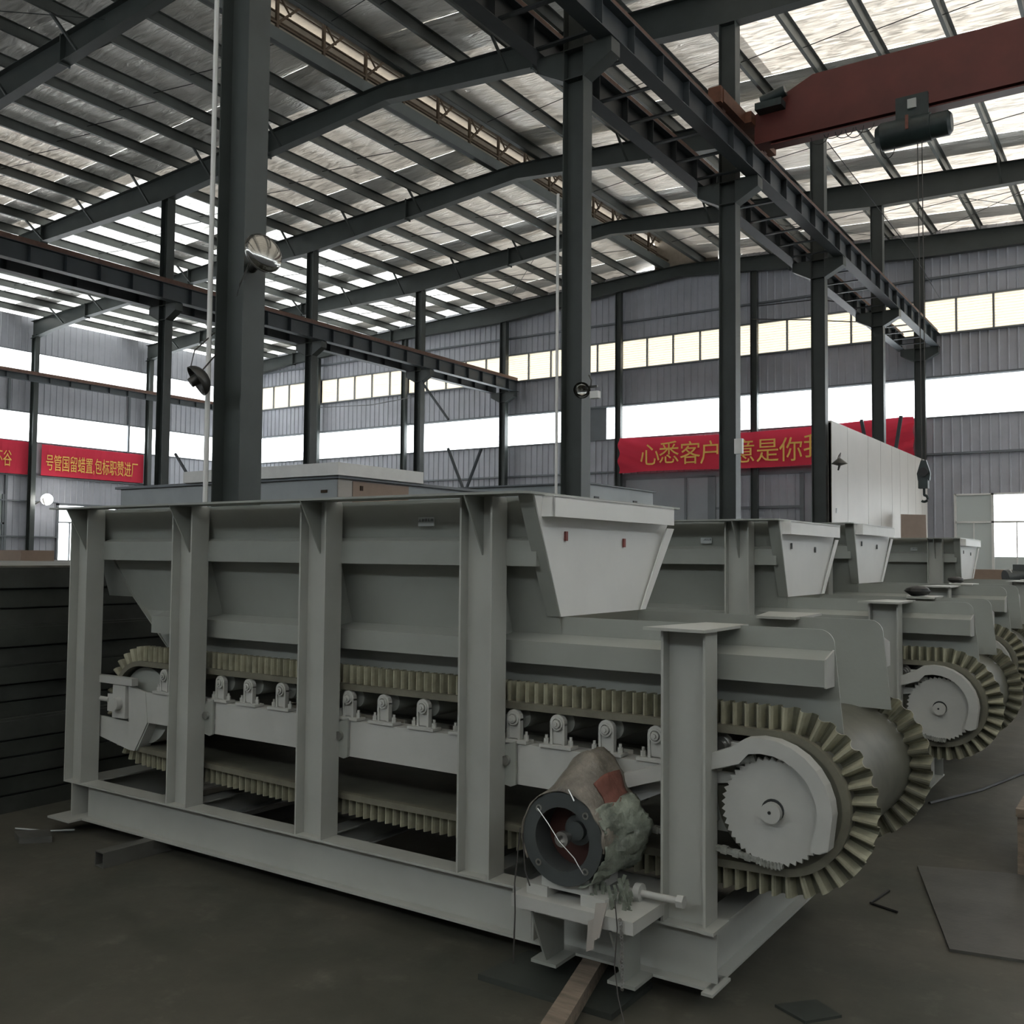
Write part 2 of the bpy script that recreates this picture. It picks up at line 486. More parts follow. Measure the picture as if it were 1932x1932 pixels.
for s in (-1, 1):
    mb = MB()
    mb.slab([(RX, YB, zt + 1.32), (RX + s * 1.5, YB, zt + 1.02), (RX + s * 1.5, YE, zt + 1.02), (RX, YE, zt + 1.32)], (0, 0, .05))
    mb.build('cover_sheet', 'tan', mon, MO)
    for k in range(3):
        x = RX + s * (.35 + .42 * k)
        z = zt + 1.32 - .2 * abs(x - RX) - .06
        MB().box(x - .02, x + .02, YB, YE, z, z + .04).build('cover_purlin', 'rust', mon, MO)

MB().box(RX - 1.36, RX - 1.34, YB, YE, zt + .02, zt + .86).build('side_sheet', 'tan', mon, MO)
MB().box(RX + 1.34, RX + 1.36, YB, YE, zt + .3, zt + .86).build('side_sheet', 'tan', mon, MO)  # sheet added on this side to cut light entering the monitor
for z in (.2, .42, .64, .84):
    MB().box(RX - 1.33, RX - 1.29, YB, YE, zt + z, zt + z + .035).build('side_rail', 'rust', mon, MO)
MB().box(RX - 1.4, RX + 1.4, YE - .06, YE, zt - .2, zt + 1.3).build('end_sheet', 'tan', mon, MO)
# ---- columns
def column(x, y, label, group, h=12.3, bracket=True, hw=.165, w=.26):
    o = empty('steel_column', (x, y, 0))
    tag(o, label, 'column', group)
    og = (x, y, 0)
    MB().i_z(x - hw, x + hw, y, w, .02, h, .014, .010).build('shaft', 'steel', o, og)
    MB().box(x - hw - .08, x + hw + .08, y - w / 2 - .06, y + w / 2 + .06, 0, .025).build('base_plate', 'steel', o, og)
    if bracket:
        mb = MB()
        for s in (-1, 1):
            pts = [(x + s * hw, 9.05), (x + s * .62, 9.05), (x + s * .62, 8.86), (x + s * hw, 8.62)]
            mb.prism(pts, 'y', y - .125, y + .125)
            mb.box(min(x + s * hw, x + s * .62), max(x + s * hw, x + s * .62), y - .13, y + .13, 9.05, 9.065)
            mb.slab([(x + s * hw, y - .13, 8.60), (x + s * .62, y - .13, 8.84), (x + s * .62, y + .13, 8.84), (x + s * hw, y + .13, 8.60)], (0, 0, .016))
            mb.box(x + s * .62 - .008, x + s * .62 + .008, y - .13, y + .13, 8.84, 9.05)
        for z in (8.61, 9.05):
            mb.box(x - hw, x + hw, y - .125, y + .125, z, z + .014)
        mb.build('crane_bracket', 'steel', o, og)
    return o
ordn = ['nearest', 'second', 'third', 'fourth', 'fifth', 'last']
cols = {}
for i, y in enumerate(FY):
    if y < 5: continue
    k = i - 3
    cols[('R', k)] = column(-7.25 if k == 0 else -7.06, y, ['thick dark steel column rising right behind the left half of the front feeder',
        'dark steel column behind the right end of the front hopper', 'dark steel column between the two front hoppers in the right half, the red crane girder ends above it',
        'dark steel column standing at the left edge of the cream panel wall', 'dark steel column rising behind the top of the cream panel wall',
        'farthest dark column under the right crane rail, against the end wall'][k], 'columns under the right crane rails', hw=.195 if k == 0 else .172)
for i, y in enumerate(FY):
    if y < 11: continue
    k = i - 4
    if k == 0: 
        column(-24.85, y, 'dark steel column under the left crane beam, outside the left edge', 'columns under the left crane beam')
        continue
    column(-24.85, y, ['', 'dark steel column just left of the nearest thick column, under the left crane beam',
        'dark steel column just right of the nearest thick column, under the left crane beam',
        'dark steel column above the two crossed rods, under the left crane beam',
        'farthest dark column of the left crane beam, against the end wall'][k], 'columns under the left crane beam')
# columns along the left wall and the gable end
for i, y in enumerate(FY):
    if y < 17: continue
    k = i - 5
    column(XL + .35, y, ['grey wall column beyond the left edge of the view', 'grey wall column between the two red banners on the left wall',
        'grey wall column at the right end of the long left banner', 'grey corner column where left wall and end wall meet'][k],
        'columns along the left wall', h=11.5, bracket=False, hw=.15, w=.22)
gx = [-36.75, -30.8, -19.0, -13.1, -1.2, 4.7]
gl = ['grey gable post just right of the nearest thick column', 'slim grey gable post beside the fourth left-row column', 'grey gable post at the left end of the sagging banner',
      'grey gable post crossing the middle of the sagging banner', 'grey gable post to the right of the view', 'grey gable post in the right corner of the end wall']
for x, l in zip(gx, gl):
    column(x, YE - .35, l, 'gable posts of the end wall', h=ztop(x) - .55, bracket=False, hw=.13, w=.2)
for y in (-11.9, -5.9, .1):
    pass

# ---- crane runway beams
def runway(x, y0, y1, label, z0=9.07, z1=9.55, w=.26, mname='steel2', group='crane runway beams'):
    o = empty('crane_runway_beam', (x, y0, z0))
    tag(o, label, 'crane beam', group)
    og = (x, y0, z0)
    MB().i_y(y0, y1, x, w, z0, z1, .014, .01).build('beam', mname, o, og)
    MB().box(x - .05, x + .05, y0, y1, z1, z1 + .16).build('rail', 'rail', o, og)
    st = MB().box(-w / 2 + .01, w / 2 - .01, -.005, .005, .014, z1 - z0 - .014).mesh('stiffener', mname)
    y = y0 + .5
    while y < y1:
        shared('stiffener', st, (0, y - y0, 0), o)
        y += 1.0
    return o
rwR = runway(-6.55, 0.2, 37.0 - .7, 'crane runway beam with a rusty rail on the right row, running to the red crane')
rwL = runway(-7.69, 0.2, 36.3, 'twin crane runway beam on the left side of the right row of columns')
runway(-24.28, 5.0, 36.3, 'long crane runway beam crossing the left half of the view behind the nearest column')
runway(-25.42, 5.0, 36.3, 'twin runway beam hidden just behind the long left crane beam')
runway(-41.95, 8.0, 36.0, 'slim runway beam along the left wall between the two rows of bright windows', 9.26, 9.55, .2)
tm = MB().box(-.46, .46, -.04, .04, -.03, 0).mesh('tie_bar', 'steel2')
y = 6.9
while y < 35.5:
    shared('tie_bar', tm, (.57, y - .2, .05), rwL)
    y += .98
# conduits
def conduit(pts, r, label, m='white', cat='pipe'):
    o = MB().tube(pts, r, 8).build('conduit_pipe', m)
    return tag(o, label, cat, None)
conduit([(-7.475, 5.93, 0.0), (-7.475, 5.93, 12.0)], .024, 'pale conduit pipe running up the left side of the nearest thick column')
conduit([(-7.262, 11.9, 0.0), (-7.262, 11.9, 6.9)], .022, 'pale conduit pipe on the column behind the front hopper')

# ---- corrugated cladding
def ribs(L, z0a, z0b, z1a, z1b, P, sgn=1):
    # wall strip of length L; P(t, off, z) maps to world; off is depth towards the room
    mb = MB(); pitch = .30
    ts = []
    t = 0
    while t < L - 1e-6:
        for dt, off in ((0, 0), (.05, 0), (.075, .028), (.105, .028), (.13, 0)):
            if t + dt <= L: ts.append((t + dt, off))
        t += pitch
    ts.append((L, 0))
    vs = []
    for t, off in ts:
        a = t / L
        vs.append(P(t, off, z0a + (z0b - z0a) * a)); vs.append(P(t, off, z1a + (z1b - z1a) * a))
    f = [(2 * i, 2 * i + 2, 2 * i + 3, 2 * i + 1) for i in range(len(ts) - 1)]
    mb.add(vs, f)
    return mb
def wall_root(name, loc, label):
    o = empty(name, loc); tag(o, label, kind='structure'); return o
wallE = wall_root('wall_end', (0, YE, 0), 'far gable wall of grey corrugated sheet')
wallL = wall_root('wall_left', (XL, 0, 0), 'left side wall of grey corrugated sheet')
wallR = wall_root('wall_right', (XR, 0, 0), 'right side wall of grey corrugated sheet')
wallB = wall_root('wall_back', (0, YB, 0), 'rear gable wall of grey corrugated sheet')
win_n = [0]
def win(label, kind='structure'):
    win_n[0] += 1
    o = empty('window_%d' % win_n[0]); tag(o, label, kind='structure')
    return o
bays = [XL, -36.75, -30.8, -24.9, -19.0, -13.1, -7.1, -1.2, 4.7, XR]
def PE(x0): return lambda t, off, z: (x0 + t, YE - off, z)
def panelE(x0, x1, z0, z1, roof=False, y=YE, parent=None, org=None):
    if roof: mb = ribs(x1 - x0, z0, z0, ztop(x0) + .3, ztop(x1) + .3, lambda t, off, z: (x0 + t, y - (off if y > 0 else -off), z))
    else: mb = ribs(x1 - x0, z0, z0, z1, z1, lambda t, off, z: (x0 + t, y - (off if y > 0 else -off), z))
    pr = parent or (wallE if y > 0 else wallB)
    return mb.build('cladding_panel', 'wall', pr, org or (0, y, 0))
for i in range(len(bays) - 1):
    a, b = bays[i], bays[i + 1]
    panelE(a, b, 10.82, 0, roof=True)
    panelE(a, b, 8.03, 9.56)
    lo = 0
    if i == 4: lo = 4.95          # sheet gates
    if i == 5: lo = 4.95
    if i == 7: lo = 3.92
    if i == 6:
        panelE(a, -6.05, 0, 3.92); lo = 3.92
    if lo > 0 and i in (4, 5): panelE(a, b, lo, 6.64)
    elif i in (6, 7): panelE(a, b, lo, 6.64)
    else: panelE(a, b, 0, 6.64)
    # bright clear band
    w = win('clear daylight window band in the end wall')
    MB().box(a + .12, b - .12, YE - .02, YE - .012, 6.66, 8.0).build('pane', 'pane', w)
    mb = MB()
    for z in (6.62, 8.0): mb.box(a, b, YE - .09, YE - .0, z, z + .04)
    mb.build('window_frame', 'trim', w)
    # louvred strip
    w = win('cream louvred window strip high in the end wall')
    n = 5 if b - a > 4 else 4
    x0_, x1_ = a, b
    mb = MB()
    mb.box(x0_, x1_, YE - .12, YE, 9.54, 9.60); mb.box(x0_, x1_, YE - .12, YE, 10.78, 10.84)
    for k in range(n + 1):
        xx = x0_ + (x1_ - x0_) * k / n
        mb.box(xx - .03, xx + .03, YE - .11, YE - .01, 9.6, 10.78)
    mb.build('window_frame', 'trim', w)
    for k in range(n):
        xa = x0_ + (x1_ - x0_) * k / n + .03; xb = x0_ + (x1_ - x0_) * (k + 1) / n - .03
        mb = MB()
        for j in range(12):
            z = 9.6 + 1.18 * j / 12
            mb.slab([(xa, YE - .05, z), (xb, YE - .05, z), (xb, YE - .025, z + .104), (xa, YE - .025, z + .104)], (0, .003, 0))
        mb.build('louvre_pane', 'louvre', w)
# girts
mb = MB()
for z, x0_, x1_ in ((11.55, XL, XR), (8.02, XL, XR), (5.2, XL, -19.2), (4.95, -19, -7.1), (5.3, -7.1, XR), (2.6, XL, -19.2)):
    mb.box(x0_, x1_, YE - .16, YE - .03, z, z + .07)
mb.build('girt', 'trim', wallE, (0, YE, 0))
# partly papered window just right of the second column
MB().box(-21.15, -19.75, YE - .05, YE - .03, 6.66, 8.0).build('cover_board', 'trim', wallE, (0, YE, 0))
# left and right side walls
def panelS(y0, y1, z0, z1, side, x=XL):
    s = 1 if side == 'L' else -1
    mb = ribs(y1 - y0, z0, z0, z1, z1, lambda t, off, z: (x + s * off, y0 + t, z))
    if side == 'R': pass
    return mb.build('cladding_panel', 'wall', wallL if side == 'L' else wallR, (x, 0, 0))
for side, x in (('L', XL), ('R', XR)):
    s = 1 if side == 'L' else -1
    for i in range(len(FY) - 1):
        a, b = FY[i], FY[i + 1]
        if i == 0: a = YB
        if i == len(FY) - 2: b = YE
        panelS(a, b, 10.74, 12.33, side, x)
        panelS(a, b, 7.97, 9.74, side, x)
        if side == 'L' and i == 6:
            panelS(a, 25.55, 0, 6.63, side, x); panelS(25.55, 28.6, 3.85, 6.63, side, x); panelS(28.6, b, 0, 6.63, side, x)
        elif side == 'L' and i == 5:
            panelS(a, 21.4, 0, 6.63, side, x); panelS(21.4, 23.1, 4.2, 6.63, side, x); panelS(21.4, 23.1, 0, 1.5, side, x); panelS(23.1, b, 0, 6.63, side, x)
        else:
            panelS(a, b, 0, 6.63, side, x)
        for z0_, z1_ in ((6.65, 7.95), (9.76, 10.72)):
            if side == 'R' and z0_ < 7 and i < 6:
                panelS(a, b, 6.63, 7.97, side, x)
                continue
            w = win('bright window band in the %s wall' % ('left' if side == 'L' else 'right'))
            xx = x + s * .015
            MB().box(min(xx, xx + s * .006), max(xx, xx + s * .006), a + .1, b - .1, z0_, z1_).build('pane', 'pane', w)
            mb = MB()
            for z in (z0_ - .03, z1_ - .01): mb.box(min(x, x + s * .08), max(x, x + s * .08), a, b, z, z + .04)
            mb.build('window_frame', 'trim', w)
mb = MB()
for z in (9.72, 7.93, 5.05, 3.9, 2.3): mb.box(XL + .03, XL + .14, YB, 25.5 if z < 4 else YE, z, z + .06)
mb.box(XL + .03, XL + .14, 28.7, YE, 2.3, 2.36)
mb.box(XL + .03, XL + .12, 23.05, 23.15, 0, 6.6).box(XL + .03, XL + .12, 29.1, 29.2, 6.6, 9.7).box(XL + .03, XL + .12, 23.05, 23.15, 8, 9.7)
mb.build('girt', 'trim', wallL, (XL, 0, 0))
# doors in the left wall
d = empty('door_1'); tag(d, 'bright glazed door opening in the left wall', kind='structure')
mb = MB()
mb.box(XL, XL + .12, 25.5, 25.6, 0, 3.9).box(XL, XL + .12, 28.55, 28.65, 0, 3.9).box(XL, XL + .12, 25.5, 28.65, 3.82, 3.92)
mb.box(XL, XL + .08, 25.6, 28.55, 3.0, 3.06).box(XL, XL + .08, 26.15, 26.2, 0, 3.0).box(XL, XL + .08, 27.35, 27.42, 0, 3.0)
mb.build('door_frame', 'trim', d)
MB().box(XL + .02, XL + .028, 25.6, 28.55, 0.0, 3.82).build('pane', 'pane', d)
w = win('small window low in the left wall at the edge of the view')
MB().box(XL + .02, XL + .028, 21.4, 23.1, 1.5, 4.2).build('pane', 'frost', w)
MB().box(XL, XL + .1, 21.4, 23.1, 2.85, 2.93).box(XL, XL + .1, 22.95, 23.1, 1.5, 4.2).build('window_frame', 'trim', w)
# rear wall behind the camera, its window band added for front light
for i in range(len(bays) - 1):
    a, b = bays[i], bays[i + 1]
    panelE(a, b, 10.8, 0, roof=True, y=YB)
    if i < 3:
        panelE(a, b, 0, 10.82, y=YB)
        continue
    panelE(a, b, 0, 9.3, y=YB)
    w = win('added daylight band high in the unseen rear wall')
    MB().box(a + .1, b - .1, YB + .012, YB + .02, 9.32, 10.8).build('pane', 'pane', w)
# sheet gates in the end wall
d = empty('door_2'); tag(d, 'large grey sheet sliding gate with dark frame under the sagging banner', kind='structure')
mb = MB()
mb.box(-18.95, -7.2, YE - .14, YE - .02, 4.86, 5.12)
for x, w_ in ((-18.85, .08), (-16.07, .05), (-14.95, .16), (-11.35, .08), (-7.3, .08)):
    mb.box(x - w_, x + w_, YE - .14, YE - .02, 0, 4.9)
mb.box(-14.8, -11.4, YE - .12, YE - .03, 3.55, 3.65)
mb.build('door_frame', 'trim', d)
for (a, b) in ((-18.95, -16.09), (-16.05, -15.02), (-14.88, -13.85)):
    MB().box(a, b, YE - .1, YE - .05, 0.0, 4.88).build('gate_leaf', 'gate', d)
panelE(-13.85, -11.35, 0, 4.90, parent=d, org=(0, 0, 0))
panelE(-11.40, -7.1, 0, 4.90, parent=d, org=(0, 0, 0))
MB().box(-13.87, -13.8, YE - .1, YE - .02, 0, 4.84).build('door_post', 'trim', d)
# frosted door glazing at far right
d = empty('door_3'); tag(d, 'frosted glass gate with white frame at the right end of the far wall', kind='structure')
mb = MB()
for x in (-6.03, -4.86, -3.2, -1.3): mb.box(x - .04, x + .04, YE - .08, YE, 0, 3.92)
mb.box(-5.47, -5.43, YE - .07, YE, 0, 2.9).box(-4.15, -4.11, YE - .07, YE, 0, 2.9)
mb.box(-6.03, 4.7, YE - .08, YE, 2.9, 2.97).box(-6.03, 4.7, YE - .08, YE, 3.86, 3.92)
mb.build('door_frame', 'white', d)
MB().box(-6.0, -4.9, YE - .03, YE - .02, 0, 3.86).build('pane', 'frost', d)
MB().box(-4.82, 4.7, YE - .03, YE - .02, 1.75, 3.86).build('pane', 'pane', d)
MB().box(-4.82, 4.7, YE - .03, YE - .02, 0, 1.75).build('pane', 'frost', d)

# portals help the sky light find its way in
for s_, x in ((1, XL - .05), (-1, XR + .05)):
    for z, h in ((7.3, 1.3), (10.24, .96)):
        if s_ < 0 and z < 8: continue
        portal('window_daylight', (x, 12.25, z), (0, -PI / 2 * s_, 0), h, 48)
portal('window_daylight', (-16.1, YE + .05, 7.33), (-PI / 2, 0, 0), 53, 1.35)
portal('window_daylight', (-7.1, YB - .05, 10.06), (PI / 2, 0, 0), 35.4, 1.48)  # portal of the added rear band
# ================================================================== THE BELT FEEDERS
FO = (-3.35, 3.925, 0.0)
YC = 3.925
def make_feeder():
    root = empty('belt_feeder', FO)
    def part(mb, name, m, parent=None, label=None):
        o = mb.build(name, m, parent or root, FO)
        if label: o['label'] = label
        return o
    mir = lambda y: 2 * YC - y
    # base frame
    part(MB().i_x(-5.17, -1.35, 3.335, .11, .08, .285, .010, .008), 'base_beam', 'paint_post')
    part(MB().i_x(-5.17, -1.35, mir(3.335), .11, .08, .285, .010, .008), 'base_beam', 'paint_post')
    part(MB().i_y(3.28, mir(3.28), -5.255, .17, .08, .285, .010, .008), 'cross_beam', 'paint_post')
    part(MB().box(-5.36, -5.15, 3.20, 3.34, .08, .091), 'foot_plate', 'paint_post')
    part(MB().i_y(3.392, 4.458, -1.40, .10, .08, .283, .010, .008), 'cross_beam', 'paint_post')
    for x in (-4.32, -3.35, -2.39):
        part(MB().i_y(3.34, 4.51, x, .10, .17, .283, .008, .006), 'cross_beam', 'paint_post')
    part(MB().box(-1.372, -1.33, 3.24, 3.41, .08, .09), 'end_cleat', 'paint_post')
    part(MB().box(-1.38, -1.33, 3.25, 3.40, .285, .297), 'end_cleat', 'paint_post')
    mb = MB()
    for x in (-2.19, -2.10): mb.box(x - .005, x + .005, 3.285, 3.33, .09, .275)
    mb.box(-2.185, -2.105, 3.283, 3.289, .09, .275)
    part(mb, 'web_stiffener', 'paint_post')
    # posts
    for (a, b) in ((-5.34, -5.17), (-4.40, -4.235), (-3.435, -3.262), (-2.478, -2.31)):
        for yc in (3.335, mir(3.335)):
            part(MB().i_z(a, b, yc, .11, .285, 1.852, .009, .007), 'post', 'paint_post')
    for yc in (3.335, mir(3.335)):
        part(MB().i_z(-1.546, -1.372, yc, .11, .285, 1.336, .010, .008), 'short_post', 'paint_post')
    part(MB().prism([(-1.60, 3.24), (-1.352, 3.22), (-1.345, 3.64), (-1.52, 3.64)], 'z', 1.337, 1.348), 'cap_plate', 'paint_post')
    part(MB().prism([(-1.60, mir(3.24)), (-1.352, mir(3.22)), (-1.345, mir(3.64)), (-1.52, mir(3.64))], 'z', 1.337, 1.348), 'cap_plate', 'paint_post')
    # clamp bolt on the short post
    part(MB().cyl((-1.68, 3.24, .385), (-1.45, 3.24, .385), .013, n=10).cyl((-1.46, 3.24, .385), (-1.435, 3.24, .385), .024, n=6).cyl((-1.625, 3.24, .385), (-1.60, 3.24, .385), .034, n=12), 'adjusting_bolt', 'paint_light')
    # hopper top flange
    tf = MB()
    tf.prism([(-5.42, 3.19), (-2.13, 3.19), (-2.105, 3.20), (-2.09, 3.23), (-2.09, 3.34), (-5.42, 3.34)], 'z', 1.853, 1.863)
    tf.prism([(-5.42, mir(3.19)), (-2.09, mir(3.19)), (-2.09, mir(3.34)), (-5.42, mir(3.34))], 'z', 1.853, 1.863)
    tf.box(-5.42, -5.27, 3.34, mir(3.34), 1.853, 1.863)
    tf.box(-2.15, -2.09, 3.34, mir(3.34), 1.853, 1.863)
    part(tf, 'top_flange', 'paint')
    for s in (0, 1):
        Y = (lambda y: y) if s == 0 else mir
        # hopper side: sloping plate, outline with cut left corner
        yw = lambda z: 3.40 + (1.80 - z) * 0.30
        th = .008 if s == 0 else -.008
        hp = MB()
        for (za, zb, xa0, xb0, xa1, xb1) in ((1.853, 1.345, -5.33, -5.33, -2.11, -2.14), (1.345, 1.27, -5.09, -4.99, -2.14, -2.14)):
            hp.slab([(xa0, Y(yw(za)), za), (xa1, Y(yw(za)), za), (xb1, Y(yw(zb)), zb), (xb0, Y(yw(zb)), zb)], (0, th, 0))
        part(hp, 'hopper_side', 'paint')
        # skirt with rounded front corner
        pts = [(-4.99, 1.27), (-2.14, 1.27), (-2.14, 1.347)]
        r = .055; cx, cz = -.995 - r, 1.347 - r
        for k in range(9):
            t = PI / 2 * (1 - k / 8)
            pts.append((cx + r * math.cos(t), cz + r * math.sin(t)))
        pts += [(-.965, .975), (-4.72, 1.0)]
        y0 = Y(3.56)
        part(MB().prism(pts, 'y', min(y0, y0 + th), max(y0, y0 + th)), 'skirt_board', 'paint')
        # stiffeners
        us = MB()
        q = [(Y(yw(1.685)), 1.685), (Y(3.385), 1.668), (Y(3.385), 1.562), (Y(yw(1.562)), 1.562), (Y(yw(1.562) - .006), 1.568), (Y(3.393), 1.568), (Y(3.393), 1.664), (Y(yw(1.68) - .004), 1.679)]
        us.prism(q, 'x', -5.17, -2.17)
        us.prism([(Y(yw(1.685)), 1.685), (Y(3.385), 1.668), (Y(3.385), 1.562), (Y(yw(1.562)), 1.562)], 'x', -2.17, -2.16)
        part(us, 'upper_stiffener', 'paint')
        ls = MB()
        ls.prism([(Y(3.558), 1.272), (Y(3.455), 1.246), (Y(3.455), 1.152), (Y(3.558), 1.152)], 'x', -4.80, -1.0)
        lso = part(ls, 'lower_stiffener', 'paint')
        part(MB().prism([(Y(3.556), 1.276), (Y(3.452), 1.25), (Y(3.450), 1.148), (Y(3.556), 1.146)], 'x', -1.0, -.994), 'end_weld', 'paint_light', lso)
        # ribs and top gussets
        for (a, b) in ((-5.34, -5.17), (-4.40, -4.235), (-3.435, -3.262), (-2.478, -2.31)):
            c = (a + b) / 2
            if a > -5:
                part(MB().prism([(Y(3.34), 1.853), (Y(3.40), 1.80), (Y(yw(1.26) - .002), 1.268), (Y(3.34), 1.25)], 'x', c - .004, c + .004), 'rib_plate', 'paint')
            part(MB().prism([(Y(3.195), 1.852), (Y(3.335), 1.852), (Y(3.335), 1.60)], 'x', c - .004, c + .004), 'gusset', 'paint')
        # flange strip along the end edge
        fs = MB()
        fs.slab([(-2.175, Y(3.275), 1.852), (-2.105, Y(3.275), 1.852), (-2.13, Y(3.535), 1.349), (-2.195, Y(3.535), 1.349)], (0, -th, 0))
        part(fs, 'corner_strip', 'paint')
    # end plates
    ep = MB().slab([(-2.098, 3.27, 1.853), (-2.098, mir(3.27), 1.853), (-2.128, mir(3.535), 1.349), (-2.128, 3.535, 1.349)], (-.008, 0, 0))
    e = part(ep, 'end_plate', 'paint_white')
    part(MB().slab([(-2.072, mir(3.385), 1.75), (-2.072, mir(3.30), 1.75), (-2.108, mir(3.55), 1.352), (-2.108, mir(3.60), 1.352)], (-.006, 0, 0)), 'edge_strip', 'paint_white', e)
    for (y, z) in ((3.53, 1.695), (4.06, 1.675)):
        part(MB().box(-2.107, -2.1025 + .004, y - .009, y + .009, z - .025, z + .015), 'slot_mark', 'redmark', e)
    lip = MB()
    lip.box(-2.105, -2.045, 3.335, 3.345, 1.765, 1.85)
    lip.box(-2.053, -2.045, 3.335, mir(3.36), 1.765, 1.85)
    lip.box(-2.09, -2.045, 3.335, mir(3.36), 1.842, 1.852)
    part(lip, 'end_lip', 'paint_white')
    part(MB().slab([(-5.33, 3.36, 1.85), (-5.33, mir(3.36), 1.85), (-5.09, mir(3.53), 1.345), (-5.09, 3.53, 1.345)], (.008, 0, 0)).slab([(-5.09, 3.53, 1.345), (-5.09, mir(3.53), 1.345), (-4.76, mir(3.56), 1.03), (-4.76, 3.56, 1.03)], (.008, 0, 0)), 'back_plate', 'paint')
    # conveyor side frames
    for s in (0, 1):
        Y = (lambda y: y) if s == 0 else mir
        f = MB()
        a, b = Y(3.405), Y(3.417)
        lo, hi = min(a, b), max(a, b)
        f.prism([(-4.765, .822), (-4.765, .655), (-1.9, .655), (-1.9, .822)], 'y', lo, hi)
        f.prism([(-1.9, .822), (-1.9, .655), (-1.72, .655), (-1.5, .76), (-1.25, .80), (-1.25, .822)], 'y', lo, hi)
        f.box(-4.6, -1.25, min(Y(3.417), Y(3.50)), max(Y(3.417), Y(3.50)), .814, .822)
        f.box(-4.6, -1.7, min(Y(3.417), Y(3.50)), max(Y(3.417), Y(3.50)), .655, .663)
        part(f, 'conveyor_frame', 'paint_light')
        # tail bracket with take-up
        t = MB()
        t.prism([(-4.92, .845), (-4.765, .822), (-4.74, .657), (-4.85, .487), (-4.90, .487), (-5.30, .555), (-5.30, .655), (-4.91, .645)], 'y', lo - .004, hi)
        t.box(-5.30, -4.86, min(Y(3.38), Y(3.42)), max(Y(3.38), Y(3.42)), .850, .892)
        t.slab([(-4.74, Y(3.41), .657), (-4.85, Y(3.41), .487), (-4.85, Y(3.49), .487), (-4.74, Y(3.49), .657)], (.008, 0, 0))
        tb = part(t, 'tail_bracket', 'paint_light')
        part(MB().box(-5.045, -4.925, min(Y(3.385), Y(3.41)), max(Y(3.385), Y(3.41)), .66, .845).box(-5.10, -5.03, min(Y(3.39), Y(3.41)), max(Y(3.39), Y(3.41)), .69, .79), 'bearing_block', 'paint_light', tb)
        part(MB().cyl((-4.985, Y(3.35), .742), (-4.985, Y(3.46), .742), .038, n=18), 'shaft_end', 'paint_light', tb)
        part(MB().cyl((-5.30, Y(3.395), .755), (-5.09, Y(3.395), .755), .014, n=8), 'take_up_rod', 'paint_light', tb)
        # joint plates
        for x in (-4.215, -3.25, -2.30):
            jp = part(MB().prism([(x - .045, .80), (x + .045, .835), (x + .045, .655), (x + .02, .645), (x - .02, .652), (x - .055, .73)], 'y', min(Y(3.388), Y(3.400)), max(Y(3.388), Y(3.400))).box(x - .04, x + .045, min(Y(3.400), Y(3.406)), max(Y(3.400), Y(3.406)), .70, .72), 'joint_plate', 'paint')
            part(MB().cyl((x, Y(3.372), .752), (x, Y(3.388), .752), .020, n=14), 'bolt', 'metal', jp)
    # idlers
    def idler(x):
        r_ = MB().cyl((x, 3.475, .922), (x, mir(3.475), .922), .043, n=18).mesh('roller', 'paint', (x, YC, .922))
        return r_
    rm = MB().cyl((0, 3.475 - YC, 0), (0, YC - 3.475, 0), .047, n=18).mesh('idler_roller', 'paint')
    bm_ = MB()
    arc = [(-.030, -.085), (.030, -.085)]
    for k in range(9):
        t = PI * k / 8
        arc.append((.034 * math.cos(t), .010 + .034 * math.sin(t)))
    # bracket arch with a window, built as two legs and a head ring
    bm_.prism([(-.034, -.085), (-.022, -.085), (-.026, .0), (-.034, .0)], 'y', -.012, .012)
    bm_.prism([(.022, -.085), (.034, -.085), (.034, .0), (.026, .0)], 'y', -.012, .012)
    bm_.box(-.026, .026, -.004, .004, -.082, -.01)
    head = [(-.034, -.006)] + [(-.034 * math.cos(PI * k / 10), .004 + .034 * math.sin(PI * k / 10)) for k in range(11)] + [(.034, -.006)]
    bm_.prism(head[::-1], 'y', -.012, .012)
    bm_.box(-.075, .075, -.03, .03, -.098, -.085)
    bmesh_ = bm_.mesh('idler_bracket', 'paint_light')
    bolt = MB().cyl((0, 0, -.085), (0, 0, -.064), .011, n=6).cyl((0, 0, -.064), (0, 0, -.050), .006, n=8).mesh('bolt', 'paint_light')
    cap = MB().ring((0, -.018, 0), (0, 1, 0), .021, .027, .008, 18).cyl((0, -.024, 0), (0, -.010, 0), .017, n=16).cyl((0, -.031, 0), (0, -.024, 0), .009, n=6).mesh('bearing_cap', 'paint_light')
    for x in (-4.62, -4.15, -3.93, -3.69, -3.23, -3.01, -2.775, -2.54, -2.285, -2.07, -1.845, -1.63):
        loc = Vector((x, YC, .922)) - Vector(FO)
        ro = shared('idler_roller', rm, loc, root)
        for s in (-1, 1):
            br = shared('idler_bracket', bmesh_, (0, s * (YC - 3.425), 0), ro, (0, 0, 0) if s < 0 else (0, 0, PI))
            if s < 0:
                shared('bearing_cap', cap, (0, -(YC - 3.425), 0), ro)
                for dx in (-.058, .058):
                    shared('bolt', bolt, (dx, -(YC - 3.425), 0), ro)
    part(MB().cyl((-1.385, 3.46, .905), (-1.385, mir(3.46), .905), .052, n=20).cyl((-1.385, 3.44, .905), (-1.385, 3.46, .905), .022, n=12).cyl((-1.385, 3.452, .905), (-1.385, 3.46, .905), .035, n=16), 'snub_roller', 'metal')
    part(MB().box(-1.335, -1.30, 3.43, 3.46, .84, .93).cyl((-1.285, 3.40, .90), (-1.285, 3.46, .90), .018, n=8), 'roller_support', 'paint_light')
